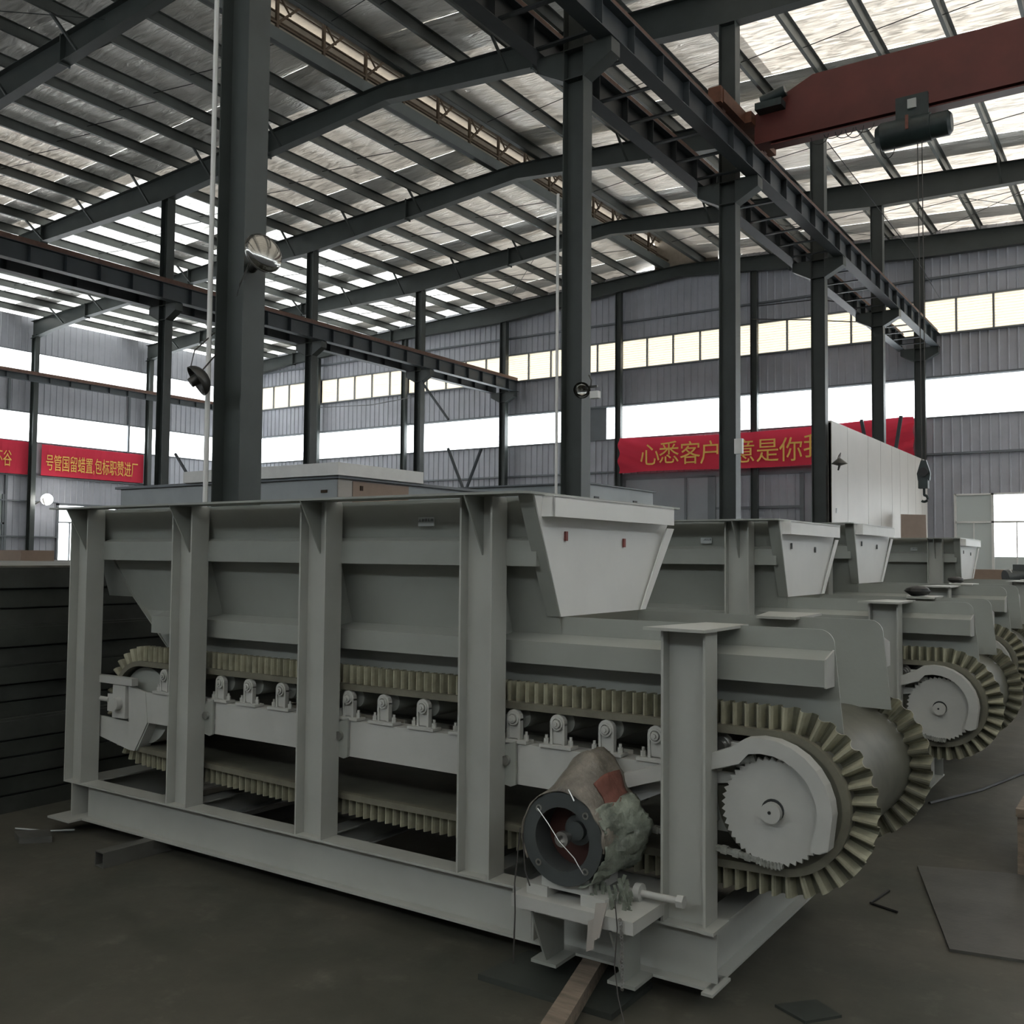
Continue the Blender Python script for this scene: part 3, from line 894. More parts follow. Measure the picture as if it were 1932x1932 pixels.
    # belt loop
    def loop(r):
        pts = []
        xl, xr, zc = -4.85, -1.16, .735
        r0 = r
        n = 46
        for i in range(n + 1):
            x = xl + (xr - xl) * i / n
            pts.append((x, zc + r0, 0, 1))
        for i in range(1, 24):
            t = PI / 2 - PI * i / 24
            pts.append((xr + r0 * math.cos(t), zc + r0 * math.sin(t), math.cos(t), math.sin(t)))
        for i in range(n + 1):
            x = xr + (xl - xr) * i / n
            sag = .035 * math.sin(PI * i / n)
            pts.append((x, zc - r0 - sag, 0, -1))
        for i in range(1, 24):
            t = -PI / 2 - PI * i / 24
            pts.append((xl + r0 * math.cos(t), zc + r0 * math.sin(t), math.cos(t), math.sin(t)))
        return pts
    L = loop(.228)
    n = len(L)
    mb = MB(); vs = []
    ys = [3.43, mir(3.43)]
    for (x, z, nx, nz) in L:
        for (y, h) in ((ys[0], 0), (ys[1], 0), (ys[1], .022), (ys[0], .022)):
            vs.append((x + nx * h, y, z + nz * h))
    fs = []
    for i in range(n):
        j = (i + 1) % n
        for k in range(4):
            l = (k + 1) % 4
            fs.append((i * 4 + k, i * 4 + l, j * 4 + l, j * 4 + k))
    mb.add(vs, fs, True)
    belt = part(mb, 'belt', 'belt')
    # lighter edge strip of the belt
    for yy in (3.425, mir(3.425)):
        mb = MB(); vs = []
        for (x, z, nx, nz) in L:
            for (dy, h) in ((-.004, -.002), (.03, -.002), (.03, .026), (-.004, .026)):
                vs.append((x + nx * h, yy + (dy if yy < YC else -dy), z + nz * h))
        mb.add(vs, fs)
        part(mb, 'belt_edge', 'belt_edge', belt)
    # corrugated side walls: resample the loop evenly
    import bisect
    seg = [0]
    for i in range(n):
        a, b = L[i], L[(i + 1) % n]
        seg.append(seg[-1] + math.hypot(a[0] - b[0], a[1] - b[1]))
    T = seg[-1]
    waves = int(T / .0455)
    N = waves * 8
    def at(s):
        i = min(bisect.bisect_right(seg, s) - 1, n - 1)
        a, b = L[i], L[(i + 1) % n]
        u = (s - seg[i]) / max(1e-9, seg[i + 1] - seg[i])
        return [a[k] + (b[k] - a[k]) * u for k in range(4)]
    prof = [-1, -1, -.55, .8, 1, 1, .8, -.55]
    for yy, sg in ((3.475, 1), (mir(3.475), -1)):
        vs = []
        for i in range(N):
            x, z, nx, nz = at(T * i / N)
            w = prof[i % 8]
            jit = .0025 * noise.noise((x * 9, yy, z * 9))
            for (dy, h) in ((-.0035, .024), (-.0035, .108), (.0035, .108), (.0035, .024)):
                amp = .027
                vs.append((x + nx * (h + jit), yy + sg * (amp * w + dy), z + nz * (h + jit)))
        f2_ = []
        for i in range(N):
            j = (i + 1) % N
            for k in range(4):
                f2_.append((i * 4 + k, i * 4 + (k + 1) % 4, j * 4 + (k + 1) % 4, j * 4 + k))
        mb = MB().add(vs, f2_)
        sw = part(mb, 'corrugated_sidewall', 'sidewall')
        sw.data.materials.append(M['valley'])  # valley faces carry the recess shade in their colour
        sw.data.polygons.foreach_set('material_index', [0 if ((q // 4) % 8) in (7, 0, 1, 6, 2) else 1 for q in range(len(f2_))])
    # drums
    part(MB().cyl((-1.16, 3.45, .735), (-1.16, mir(3.45), .735), .225, n=48).ring((-1.16, 3.425, .735), (0, 1, 0), .19, .226, .02, 48), 'drive_drum', 'belt')
    part(MB().cyl((-4.85, 3.47, .735), (-4.85, mir(3.47), .735), .215, n=40), 'tail_drum', 'paint')
    part(MB().cyl((-1.16, 3.37, .72), (-1.16, mir(3.36), .72), .04, n=20).cyl((-1.16, 3.395, .72), (-1.16, 3.42, .72), .12, n=24), 'drive_shaft', 'dark')
    # sprocket
    pts = []
    nt_ = 46
    for i in range(nt_ * 2):
        r = .190 if i % 2 else .176
        t = 2 * PI * (i + .25 * (i % 2)) / (nt_ * 2)
        pts.append((-1.16 + r * math.cos(t), .715 + r * math.sin(t)))
    spr = part(MB().prism(pts, 'y', 3.375, 3.388), 'sprocket', 'paint_light')
    part(MB().cyl((-1.16, 3.345, .715), (-1.16, 3.376, .715), .036, n=20), 'hub', 'paint_light', spr)
    part(MB().cyl((-1.163, 3.342, .717), (-1.163, 3.346, .717), .006, n=8), 'centre_hole', 'dark', spr)
    # chain, around the sprocket and down to the gear motor
    path = []
    for k in range(15):
        t = math.radians(-100 - k * 2)
        path.append((-1.16 + .186 * math.cos(math.radians(-80 - k * 2)), .715 + .186 * math.sin(math.radians(-80 - k * 2))))
    e0 = path[-1]
    low = [(e0[0] + (-1.80 - e0[0]) * k / 26, e0[1] + (.60 - e0[1]) * k / 26) for k in range(1, 27)]
    mb = MB()
    allp = path + low
    for i in range(len(allp) - 1):
        a, b = allp[i], allp[i + 1]
        w = .016 if i % 2 else .012
        mb.bar((a[0], 3.381, a[1]), (b[0], 3.381, b[1]), w * 1.6, .018 + .006 * (i % 2), (0, 1, 0))
    part(mb, 'chain', 'chain')
    mb = MB()
    top = [(-1.225, .893), (-1.30, .868)] + [(-1.30 + (-1.80 + 1.30) * k / 18, .868 + (.715 - .868) * k / 18) for k in range(1, 19)]
    for i in range(len(top) - 1):
        a, b = top[i], top[i + 1]
        mb.bar((a[0], 3.381, a[1]), (b[0], 3.381, b[1]), .022, .02, (0, 1, 0))
    part(mb, 'chain', 'chain')
    part(MB().cyl((-1.80, 3.372, .655), (-1.80, 3.39, .655), .062, n=22), 'pinion', 'dark')
    # chain guard: bent channel
    outer = [(-1.85, .735)]; inner = [(-1.83, .690)]
    outer += [(-1.38, .893), (-1.30, .925)]; inner += [(-1.37, .842), (-1.27, .874)]
    for a in (105, 92, 78, 65, 52, 39, 26, 13, 2):
        t = math.radians(a)
        outer.append((-1.185 + .242 * math.cos(t), .727 + .242 * math.sin(t)))
        inner.append((-1.185 + .192 * math.cos(t), .727 + .192 * math.sin(t)))
    outer += [(-.958, .620), (-.985, .607)]; inner += [(-1.020, .612), (-1.00, .606)]
    g = MB()
    for i in range(len(outer) - 1):
        (a, b), (c, d_) = (outer[i], outer[i + 1]), (inner[i], inner[i + 1])
        g.slab([(a[0], 3.335, a[1]), (b[0], 3.335, b[1]), (d_[0], 3.335, d_[1]), (c[0], 3.335, c[1])], (0, .004, 0))
        g.slab([(a[0], 3.335, a[1]), (b[0], 3.335, b[1]), (b[0], 3.40, b[1]), (a[0], 3.40, a[1])], (0, 0, .004))
    part(g, 'chain_guard', 'paint_light')
    # bearing housing
    part(MB().cyl((-1.43, 3.40, .655), (-1.43, 3.44, .655), .05, n=6).box(-1.52, -1.25, 3.44, 3.452, .60, .80), 'bearing_housing', 'paint')
    # motor console: two tapered legs on stub feet, table on top
    for x in (-1.955, -1.63):
        part(MB().prism([(3.05, .30), (3.279, .30), (3.279, .092), (3.15, .092)], 'x', x - .004, x + .004).box(x - .055, x + .055, 3.135, 3.279, .08, .092), 'console_leg', 'paint')
    part(MB().box(-2.03, -1.53, 3.03, 3.50, .345, .357).box(-2.03, -1.53, 3.03, 3.042, .312, .345).box(-1.99, -1.57, 3.06, 3.279, .296, .304).box(-1.542, -1.53, 3.042, 3.279, .312, .345), 'console_table', 'paint_light')
    # gear motor
    mo = part(MB().ring((-1.83, 3.075, .582), (0, 1, 0), .118, .138, .12, 36).cyl((-1.83, 3.19, .582), (-1.83, 3.33, .582), .135, n=32).cyl((-1.83, 3.33, .582), (-1.83, 3.372, .64), .05, n=16), 'gear_motor', 'motor')
    part(MB().ring((-1.83, 3.055, .582), (0, 1, 0), .113, .166, .024, 44), 'flange_ring', 'motor', mo)
    part(MB().cyl((-1.83, 3.165, .582), (-1.83, 3.19, .582), .118, n=36), 'bell', 'motor_in', mo, 'dark red primed bell')
    part(MB().cyl((-1.80, 3.12, .605), (-1.80, 3.165, .605), .055, n=24).cyl((-1.80, 3.10, .605), (-1.80, 3.12, .605), .035, n=20), 'coupling', 'motor', mo)
    part(MB().cyl((-1.83, 3.07, .582), (-1.83, 3.165, .582), .016, n=16).ring((-1.83, 3.05, .582), (0, 1, 0), .015, .028, .02, 20), 'shaft_boss', 'metal', mo)
    for (dx, dz) in ((-.098, .098), (.098, .098), (-.098, -.098), (.098, -.098)):
        part(MB().ring((-1.83 + dx, 3.052, .582 + dz), (0, 1, 0), .007, .013, .008, 10), 'bolt_hole', 'metal', mo)
    part(MB().box(-1.99, -1.90, 3.07, 3.19, .357, .395).box(-1.76, -1.66, 3.07, 3.19, .357, .395).box(-1.93, -1.73, 3.08, 3.30, .39, .46), 'motor_foot', 'paint_light', mo)
    return root
feeder = make_feeder()
tag(feeder, 'grey belt feeder nearest the camera, with the torn wrap over its gear motor', 'belt feeder', 'row of belt feeders')
# number label painted on the hopper side
def sticker(root, x0, x1, z0, z1, y, ink):
    s_ = MB().box(x0, x1, y - .003, y, z0, z1).build('sticker', 'label', root, FO)
    mb = MB()
    for (a, b, c, d_) in ink:
        mb.box(x0 + a * (x1 - x0), x0 + b * (x1 - x0), y - .005, y - .003, z0 + c * (z1 - z0), z0 + d_ * (z1 - z0))
    mb.build('print', 'ink', s_, FO)
ink = [(.03, .2, .52, .58), (.1, .14, .58, .8), (.26, .30, .5, .82), (.26, .36, .5, .56), (.34, .38, .56, .8), (.44, .48, .52, .84), (.44, .56, .52, .58), (.53, .57, .58, .84), (.62, .76, .52, .58), (.66, .70, .58, .84), (.82, .86, .5, .82), (.82, .96, .76, .82), (.92, .96, .5, .76)]
SPOTS = [(.02, 2.92, 0.0, 'second grey belt feeder, directly behind the front one'),
         (-.06, 5.05, .05, 'third grey belt feeder, behind the second one'),
         (.02, 9.6, .02, 'farthest grey belt feeder at the back of the row')]
copies = []
for (dx, dy, dz, lab) in SPOTS:
    c = copy_tree(feeder)
    c.location = Vector(FO) + Vector((dx, dy, dz))
    c['label'] = lab
    for q in kids(c):
        if q.name.startswith('end_plate'):
            for w_ in kids(q):
                if w_.name.startswith('slot_mark'):
                    w_.data = w_.data.copy(); w_.data.materials[0] = M['ink']
    copies.append(c)
sticker(feeder, -2.80, -2.71, 1.735, 1.775, 3.398, ink)
for c in (copies[0], copies[2]):
    sticker(c, -2.70, -2.62, 1.705, 1.745, 3.408, ink[3:])

# torn wrap over the front motor: a sub-surface shell with a peak, plus hanging shreds
fm = [o for o in kids(feeder) if o.name.startswith('gear_motor')][0]
def shell(th0, th1, y0, y1, rf, nt=44, ny=14, name='torn_wrap', m='wrap', thick=.004, label=None, cen=(-1.83, .582)):
    vs = []
    for j in range(ny + 1):
        v = j / ny
        for i in range(nt + 1):
            t = math.radians(th0 + (th1 - th0) * i / nt)
            r, dy = rf(math.degrees(t), v)
            vs.append((cen[0] + r * math.cos(t), y0 + (y1 - y0) * v + dy, cen[1] + r * math.sin(t)))
    f = []
    for j in range(ny):
        for i in range(nt):
            a = j * (nt + 1) + i
            f.append((a, a + 1, a + nt + 2, a + nt + 1))
    mb = MB().add(vs, f, True)
    o = mb.build(name, m, fm, FO)
    md = o.modifiers.new('thickness', 'SOLIDIFY'); md.thickness = thick; md.offset = 0
    if label: o['label'] = label
    return o
def peak(t, v):
    return math.exp(-((t - 86) / 23) ** 2) * min(1, max(0, v * 1.9)) * (1 - .35 * max(0, v - .5))
def rw(t, v):
    pk = peak(t, v)
    r = .170 + .125 * pk + .012 * v + .03 * math.exp(-((t - 8) / 30) ** 2) * v
    r += (.012 * noise.noise((t * .06, v * 3, 1.3)) + .005 * noise.noise((t * .25, v * 9, 4.1))) * (.35 + v)
    return r, .012 * noise.noise((t * .07, v * 2, 9))
shell(-8, 212, 3.05, 3.34, rw, name='crumpled_wrap', label='grey brown crumpled wrap peaked over the motor')
def rg(t, v):
    r = .176 + .030 * v + .03 * math.sin(math.radians((t + 40) * 2.2)) * v + .020 * noise.noise((t * .05, v * 4, 7.7)) + .010 * noise.noise((t * .3, v * 11, 2.2))
    return r, .03 * noise.noise((t * .06, v * 2, 3))
shell(-70, 44, 3.06, 3.30, rg, name='hanging_film', m='film', label='dusty green plastic film hanging down the right side')
def rr_(t, v):
    r, d = rw(t, .3 + .6 * v)
    return r + .007, d
shell(30, 66, 3.137, 3.311, rr_, nt=14, ny=8, name='red_cloth_patch', m='cloth_red', label='faded red cloth patch')
mb = MB()
random.seed(5)
for k in range(16):
    x = -1.70 + random.uniform(-.05, .10); y = random.uniform(3.06, 3.20); z = random.uniform(.40, .46)
    pts = [(x, y, z)]
    for q in range(4):
        x += random.uniform(-.012, .014); z -= random.uniform(.015, .04); y += random.uniform(-.012, .006)
        pts.append((x, y, z))
    for a, b in zip(pts, pts[1:]):
        mb.bar(a, b, random.uniform(.008, .02), .003, (0, 1, 0))
mb.build('torn_shreds', 'film', fm, FO)['kind'] = 'stuff'
mb = MB().slab([(-1.665, 3.01, .40), (-1.62, 3.01, .41), (-1.645, 3.0, .29), (-1.675, 3.0, .27)], (0, .006, 0)).slab([(-1.70, 3.02, .33), (-1.665, 3.02, .35), (-1.675, 3.015, .24), (-1.705, 3.015, .225)], (0, .006, 0))
mb.build('wrap_flap', 'panel', fm, FO)
# thin strings and tie wires on the motor
mb = MB()
mb.tube([(-1.928, 3.045, .68), (-1.88, 3.04, .635), (-1.83, 3.035, .58)], .0018, 5)
mb.tube([(-1.83, 3.035, .58), (-1.77, 3.04, .53), (-1.735, 3.045, .478)], .0018, 5)
mb.tube([(-1.80, 3.05, .765), (-1.77, 3.04, .73)], .003, 5)
mb.build('tie_wire', 'metal', fm, FO)
mb = MB()
mb.tube([(-2.0, 3.04, .60), (-2.01, 3.02, .40), (-2.0, 3.01, .30), (-2.0, 3.0, .12)], .003, 5)
mb.build('loose_string', 'rope', fm, FO)
mb = MB()
mb.tube([(-1.99, 3.04, .58), (-1.97, 3.03, .45), (-1.95, 3.03, .40)], .003, 5)
mb.build('loose_string', 'rope', fm, FO)
mb = MB()
mb.tube([(-1.60, 3.03, .42), (-1.585, 3.02, .33), (-1.59, 3.01, .2), (-1.56, 2.98, .12), (-1.50, 2.93, .03), (-1.45, 2.86, .01)], .0022, 5)
mb.build('loose_string', 'rope', fm, FO)
mb = MB()
z = .36; x = -1.575
while z > .12:
    mb.ring((x, 3.02, z), (random.uniform(-.3, .3), 1, random.uniform(-.3, .3)), .003, .007, .003, 8)
    z -= .011; x += random.uniform(-.003, .002)
mb.build('small_chain', 'metal', fm, FO)
# ================================================================== CRANE
cr = empty('bridge_crane', (-1, 17.6, 9.4))
tag(cr, 'dark red bridge crane girder running off to the upper right', 'crane')
KO = (-1, 17.6, 9.4)
gx0, gx1, gy0, gy1 = -6.30, 9.6, 17.43, 17.77
prof = [(gx0, 9.42), (gx1, 9.42), (gx1, 10.48), (-5.2, 10.48), (-5.75, 10.24), (gx0, 9.98)]
MB().prism(prof, 'y', gy0, gy1).build('girder', 'crane', cr, KO)
MB().box(gx0 + .3, gx1, 17.47, 17.73, 9.36, 9.385).box(gx0 + .3, gx1, 17.595, 17.605, 9.385, 9.42).build('lower_flange', 'crane', cr, KO)
MB().box(-6.68, -6.40, 16.15, 18.95, 9.77, 10.0).box(-6.66, -6.42, 16.05, 16.15, 9.74, 10.03).box(-6.40, -6.28, 17.2, 18.0, 9.77, 9.98).build('end_truck', 'orange', cr, KO)
for yy in (16.45, 18.65):
    MB().cyl((-6.585, yy, 9.815), (-6.515, yy, 9.815), .10, n=18).build('wheel', 'rail', cr, KO)
MB().cyl((-6.1, 17.25, 10.12), (-5.65, 17.25, 10.22), .10, n=14).box(-6.2, -5.7, 17.16, 17.42, 9.95, 10.08).build('drive_motor', 'hoist', cr, KO)
mb = MB()
for (a, b, c) in ((-5.1, .0, .16), (-4.86, .0, .10), (-4.66, .0, .14), (-4.48, .0, .18), (-4.3, 0, .12)):
    mb.tube([(a + .16 * math.cos(PI * k / 8), 17.5, 9.33 - c * math.sin(PI * k / 8)) for k in range(9)], .008, 5)
mb.build('festoon_cable', 'wire', cr, KO)
o = cr.children
h = empty('electric_hoist', (-3.45, 17.3, 8.9))
tag(h, 'black electric hoist with a cylindrical drum hanging under the red girder', 'hoist')
HO = (-3.45, 17.3, 8.9)
MB().cyl((-3.95, 17.25, 8.93), (-3.15, 17.25, 8.93), .235, n=28).cyl((-4.04, 17.25, 8.93), (-3.95, 17.25, 8.93), .17, .235, n=28).build('rope_drum', 'hoist', h, HO)
MB().cyl((-3.15, 17.25, 8.93), (-2.88, 17.25, 8.93), .205, n=28).cyl((-2.88, 17.25, 8.93), (-2.83, 17.25, 8.93), .205, .15, n=28).build('motor_housing', 'hoist', h, HO)
MB().box(-3.70, -3.18, 17.98, 18.04, 9.3, 9.5).build('trolley_plate', 'hoist', h, HO)
MB().box(-3.70, -3.18, 17.12, 17.20, 9.12, 9.50).box(-3.66, -3.22, 17.2, 17.42, 9.12, 9.2).build('trolley_plate', 'hoist', h, HO)
for dx in (-.14, .14):
    for yy in (17.40, 17.80):
        MB().cyl((-3.44 + dx, yy - .03, 9.44), (-3.44 + dx, yy + .03, 9.44), .06, n=14).build('trolley_wheel', 'rail', h, HO)
MB().box(-3.50, -3.36, 17.08, 17.12, 9.26, 9.42).build('control_box', 'label', h, HO)
MB().box(-3.52, -3.47, 16.99, 17.01, 8.88, 9.12).build('red_tag', 'cloth_red', h, HO)
for dx in (-.035, .035):
    MB().tube([(-3.33 + dx, 17.2, 8.75), (-3.32 + dx * .8, 17.2, 3.15)], .009, 5).build('wire_rope', 'rope', h, HO)
mb = MB().tube([(-3.95 + .12 * math.cos(PI * k / 8) + .1, 17.2, 8.72 - .2 * math.sin(PI * k / 8)) for k in range(9)], .008, 5)
mb.build('cable_loop', 'wire', h, HO)
hk = empty('hook_block', (-3.32, 17.2, 2.9))
tag(hk, 'black hook block hanging on two ropes in front of the cream panel wall', 'crane hook')
NO = (-3.32, 17.2, 2.9)
MB().prism([(-3.41, 2.93), (-3.23, 2.93), (-3.215, 3.05), (-3.28, 3.27), (-3.36, 3.27), (-3.425, 3.05)], 'y', 17.16, 17.24).build('sheave_case', 'hoist', hk, NO)
MB().cyl((-3.32, 17.12, 3.07), (-3.32, 17.28, 3.07), .075, n=18).build('sheave', 'dark', hk, NO)
MB().box(-3.40, -3.25, 17.13, 17.27, 2.80, 2.95).build('cross_head', 'hoist', hk, NO)
hp = [(-3.32, 17.2, 2.80), (-3.32, 17.2, 2.70)] + [(-3.32 + .055 * math.sin(math.radians(a)), 17.2, 2.635 + .055 * math.cos(math.radians(a))) for a in range(0, 250, 25)]
MB().tube(hp, .022, 8).build('hook', 'hoist', hk, NO)

# ================================================================== LAMPS
def dish(mb, c, d, r, dep, n=28, m=6, t=.004):
    c = Vector(c); d = Vector(d).normalized()
    a = d.orthogonal().normalized(); b = d.cross(a)
    vs = []
    for j in range(m + 1):
        u = j / m
        rr = r * math.sin(u * PI / 2); off = -dep * math.cos(u * PI / 2)
        for i in range(n):
            th = 2 * PI * i / n
            vs.append(c + d * off + a * math.cos(th) * rr + b * math.sin(th) * rr)
    f = []
    for j in range(m):
        for i in range(n):
            f.append((j * n + i, j * n + (i + 1) % n, (j + 1) * n + (i + 1) % n, (j + 1) * n + i))
    mb.add(vs, f, True)
    return mb
M['mirror'] = mat('polished_reflector', (0.34, 0.34, 0.32), 0.14, 1.0, var=0.05)
M['lampdark'] = mat('dark_lamp_shell', (0.06, 0.06, 0.055), 0.4, 0.4, var=0.1)
lp = empty('flood_lamp', (-6.93, 5.95, 4.35))
tag(lp, 'shiny round dish lamp on the right face of the nearest thick column', 'lamp')
LO = (-6.93, 5.95, 4.35)
mb = dish(MB(), (-6.80, 5.98, 4.36), (.95, -.15, .25), .19, .10)
o = mb.build('reflector', 'mirror', lp, LO); md = o.modifiers.new('t', 'SOLIDIFY'); md.thickness = .004
dish(MB(), (-6.797, 5.979, 4.362), (-.95, .15, -.25), .187, .075).build('lens', 'mirror', lp, LO)
MB().cyl((-6.87, 6.01, 4.32), (-7.05, 6.06, 4.28), .05, n=14).tube([(-6.97, 5.96, 4.28), (-7.04, 5.92, 4.10), (-7.06, 5.90, 3.98)], .007, 6).build('lamp_bracket', 'lampdark', lp, LO)
lp = empty('bell_lamp', (-7.5, 5.75, 3.2))
tag(lp, 'dark bell-shaped lamp seen from behind on the left side of the nearest thick column', 'lamp')
LO = (-7.5, 5.75, 3.2)
o = dish(MB(), (-7.38, 5.72, 3.19), (-.35, -.6, -.45), .15, .12).build('shade', 'lampdark', lp, LO); md = o.modifiers.new('t', 'SOLIDIFY'); md.thickness = .005
MB().cyl((-7.36, 5.76, 3.24), (-7.41, 5.68, 3.17), .055, .045, n=14).build('lamp_holder', 'lampdark', lp, LO)
MB().tube([(-7.48, 5.72, 3.28), (-7.49, 5.78, 3.5), (-7.45, 5.99, 3.72)], .007, 6).tube([(-7.40, 5.76, 3.26), (-7.42, 5.98, 3.5)], .007, 6).build('hanger', 'lampdark', lp, LO)
lp = empty('twin_lamp', (-6.75, 11.9, 3.95))
tag(lp, 'small chrome lamp with a square white floodlight on the column behind the front hopper', 'lamp')
LO = (-6.75, 11.9, 3.95)
o = dish(MB(), (-6.80, 11.82, 3.96), (.3, -.8, -.4), .12, .10).build('shade', 'mirror', lp, LO)
MB().box(-6.66, -6.53, 11.80, 11.88, 3.83, 3.93).build('floodlight', 'white', lp, LO)
MB().box(-6.9, -6.6, 11.9, 11.93, 4.0, 4.03).tube([(-6.7, 11.9, 4.0), (-6.68, 11.88, 4.1), (-6.72, 11.88, 4.18)], .01, 5).build('lamp_bracket', 'lampdark', lp, LO)
o = MB().box(-6.88, -6.72, 17.86, 17.94, 3.63, 3.92).build('switch_box', 'white')
tag(o, 'small white box on the right edge of the third crane column', 'switch box')
lp = empty('gooseneck_lamp', (-6.70, 24.2, 4.0))
tag(lp, 'dark gooseneck lamp with shallow shade at the left end of the cream panel wall', 'lamp')
LO = (-6.70, 24.2, 4.0)
MB().tube([(-6.70, 24.3, 4.05), (-6.60, 24.1, 4.16), (-6.45, 23.7, 4.17), (-6.44, 23.55, 4.02)], .012, 6).build('neck', 'lampdark', lp, LO)
MB().cyl((-6.44, 23.55, 4.03), (-6.44, 23.55, 3.90), .03, .19, n=20).cyl((-6.44, 23.55, 3.90), (-6.44, 23.55, 3.85), .19, .03, n=20).cyl((-6.44, 23.55, 3.85), (-6.47, 23.55, 3.74), .03, .02, n=10).build('shade', 'lampdark', lp, LO)
# burning lamp on the left wall column
em = bpy.data.materials.new('burning_lamp'); em.use_nodes = True
eb = em.node_tree.nodes['Principled BSDF']; eb.inputs['Emission Color'].default_value = (1, .98, .93, 1); eb.inputs['Emission Strength'].default_value = 60
M['glow'] = em
lp = empty('burning_lamp', (-42.1, 24.5, 4.0))
tag(lp, 'burning white work lamp on the left wall below the banners', 'lamp')
LO = (-42.1, 24.5, 4.0)
MB().cyl((-41.95, 24.55, 4.02), (-41.88, 24.53, 4.0), .25, n=20).build('lamp_face', 'glow', lp, LO)
MB().cyl((-42.15, 24.5, 4.03), (-41.95, 24.55, 4.02), .08, .27, n=20).tube([(-42.4, 24.18, 3.75), (-42.15, 24.5, 4.0)], .03, 6).build('lamp_shell', 'lampdark', lp, LO)

# ================================================================== BANNERS
def text_mesh(s, size, m, place, parent, name='lettering', thick=.004):
    cu = bpy.data.curves.new('lettering', 'FONT')
    cu.body = s; cu.size = size; cu.align_x = 'LEFT'; cu.extrude = thick
    cu.resolution_u = 2; cu.offset = 0
    tmp = bpy.data.objects.new('tmp', cu); C.objects.link(tmp)
    dg = bpy.context.evaluated_depsgraph_get()
    me = bpy.data.meshes.new_from_object(tmp.evaluated_get(dg))
    bpy.data.objects.remove(tmp); bpy.data.curves.remove(cu)
    me.materials.clear(); me.materials.append(M[m])
    o = bpy.data.objects.new(name, me)
    C.objects.link(o)
    if parent: o.parent = parent
    return o
def flat_banner(y0, y1, z0, z1, text, ty, tz, size, sx, label):
    b = empty('banner', (XL + .17, (y0 + y1) / 2, (z0 + z1) / 2))
    tag(b, label, 'banner', 'red banners')
    og = (XL + .17, (y0 + y1) / 2, (z0 + z1) / 2)
    mb = MB(); n = 16
    vs = []
    for i in range(n + 1):
        y = y0 + (y1 - y0) * i / n
        for z in (z0, z1):
            vs.append((XL + .20 + .015 * math.sin(i * 1.7 + z), y, z))
    mb.add(vs, [(2 * i, 2 * i + 1, 2 * i + 3, 2 * i + 2) for i in range(n)])
    mb.build('cloth', 'banner', b, og)
    t = text_mesh(text, size, 'gold', None, b)
    t.rotation_euler = (PI / 2, 0, PI / 2)
    t.scale = (sx, 1, 1)
    t.location = Vector((XL + .235, ty, tz)) - Vector(og)
flat_banner(24.62, 29.95, 5.14, 6.56, '号管国留蜡置,包标职赞进厂', 24.80, 5.46, .80, .495, 'long red banner with yellow characters on the left wall, right of the wall column')
flat_banner(19.0, 24.05, 5.12, 6.6, '安全第一,百合不谷', 19.9, 5.5, .78, .52, 'red banner at the left edge of the view on the left wall')
b = empty('banner', (-13, YE - .62, 5.9))
tag(b, 'sagging red banner with large yellow characters on the far end wall', 'banner', 'red banners')
og = (-13, YE - .62, 5.9)
nx_, nz_ = 90, 14
vs = []
BX0, BX1 = -18.85, -7.25
for i in range(nx_ + 1):
    u = i / nx_; x = BX0 + (BX1 - BX0) * u
    top = 6.60 - .32 * math.sin(PI * min(1, u * 1.15)) ** .8 * .45 + .04 * u
    bot = 5.12 + .03 * math.sin(u * 9)
    e_ = min(u, 1 - u)
    for j in range(nz_ + 1):
        v = j / nz_
        z = bot + (top - bot) * v
        fold = .0
        if u < .2:
            k = (.2 - u) / .2
            fold = .10 * k * math.sin((v * 1.0 + u * 3) * 14)
        if u > .72:
            k = (u - .72) / .28
            fold = .10 * k * math.sin((v * 1.0 - (u - 1) * 2.4) * 16)
        fold += .02 * noise.noise((x * .9, z * 2, 0))
        vs.append((x, YE - .62 + fold, z))
MB().add(vs, [(i * (nz_ + 1) + j, (i + 1) * (nz_ + 1) + j, (i + 1) * (nz_ + 1) + j + 1, i * (nz_ + 1) + j + 1) for i in range(nx_) for j in range(nz_)], True).build('cloth', 'banner', b, og)
for ch, x, z in (('心', -17.85, 5.46), ('悉', -17.0, 5.50), ('客', -16.08, 5.44), ('户', -15.22, 5.42), ('意', -13.85, 5.38), ('是', -12.93, 5.38), ('你', -12.03, 5.36), ('我', -11.13, 5.46)):
    t = text_mesh(ch, .98, 'gold', None, b, 'character')
    t.rotation_euler = (PI / 2, 0, 0)
    t.scale = (.94, 1, 1)
    t.location = Vector((x, YE - .70, z)) - Vector(og)

# ================================================================== CABIN AND BLOCKS BEHIND THE FEEDERS
cb = empty('site_cabin', (-11.2, 12.3, 0))
tag(cb, 'grey flat-roofed cabin with a pale fascia, its corner right of the nearest column', 'cabin')
CO_ = (-11.2, 12.3, 0)
MB().box(-14.9, -9.78, 10.05, 14.3, 0, 2.70).build('wall_board', 'cabin', cb, CO_)
MB().box(-13.1, -9.68, 9.95, 11.85, 2.74, 2.92).build('roof_fascia', 'white', cb, CO_)
MB().box(-15.0, -9.72, 10.0, 14.4, 2.70, 2.74).build('roof_edge', 'trim', cb, CO_)
MB().box(-9.78, -9.768, 10.35, 11.6, 1.5, 2.68).build('brown_panel', 'brown', cb, CO_)
MB().box(-9.79, -9.765, 10.05, 10.33, 1.5, 2.7).build('corner_post', 'panel', cb, CO_)
MB().box(-9.768, -9.758, 10.5, 10.56, 2.55, 2.62).box(-10.1, -9.98, 10.035, 10.05, 2.5, 2.54).build('small_fitting', 'rust', cb, CO_)
bk = empty('steel_enclosure', (-10.2, 16.8, 0))
tag(bk, 'low grey sheet steel enclosure with dark slots behind the front hopper', 'enclosure')
BO = (-10.2, 16.8, 0)
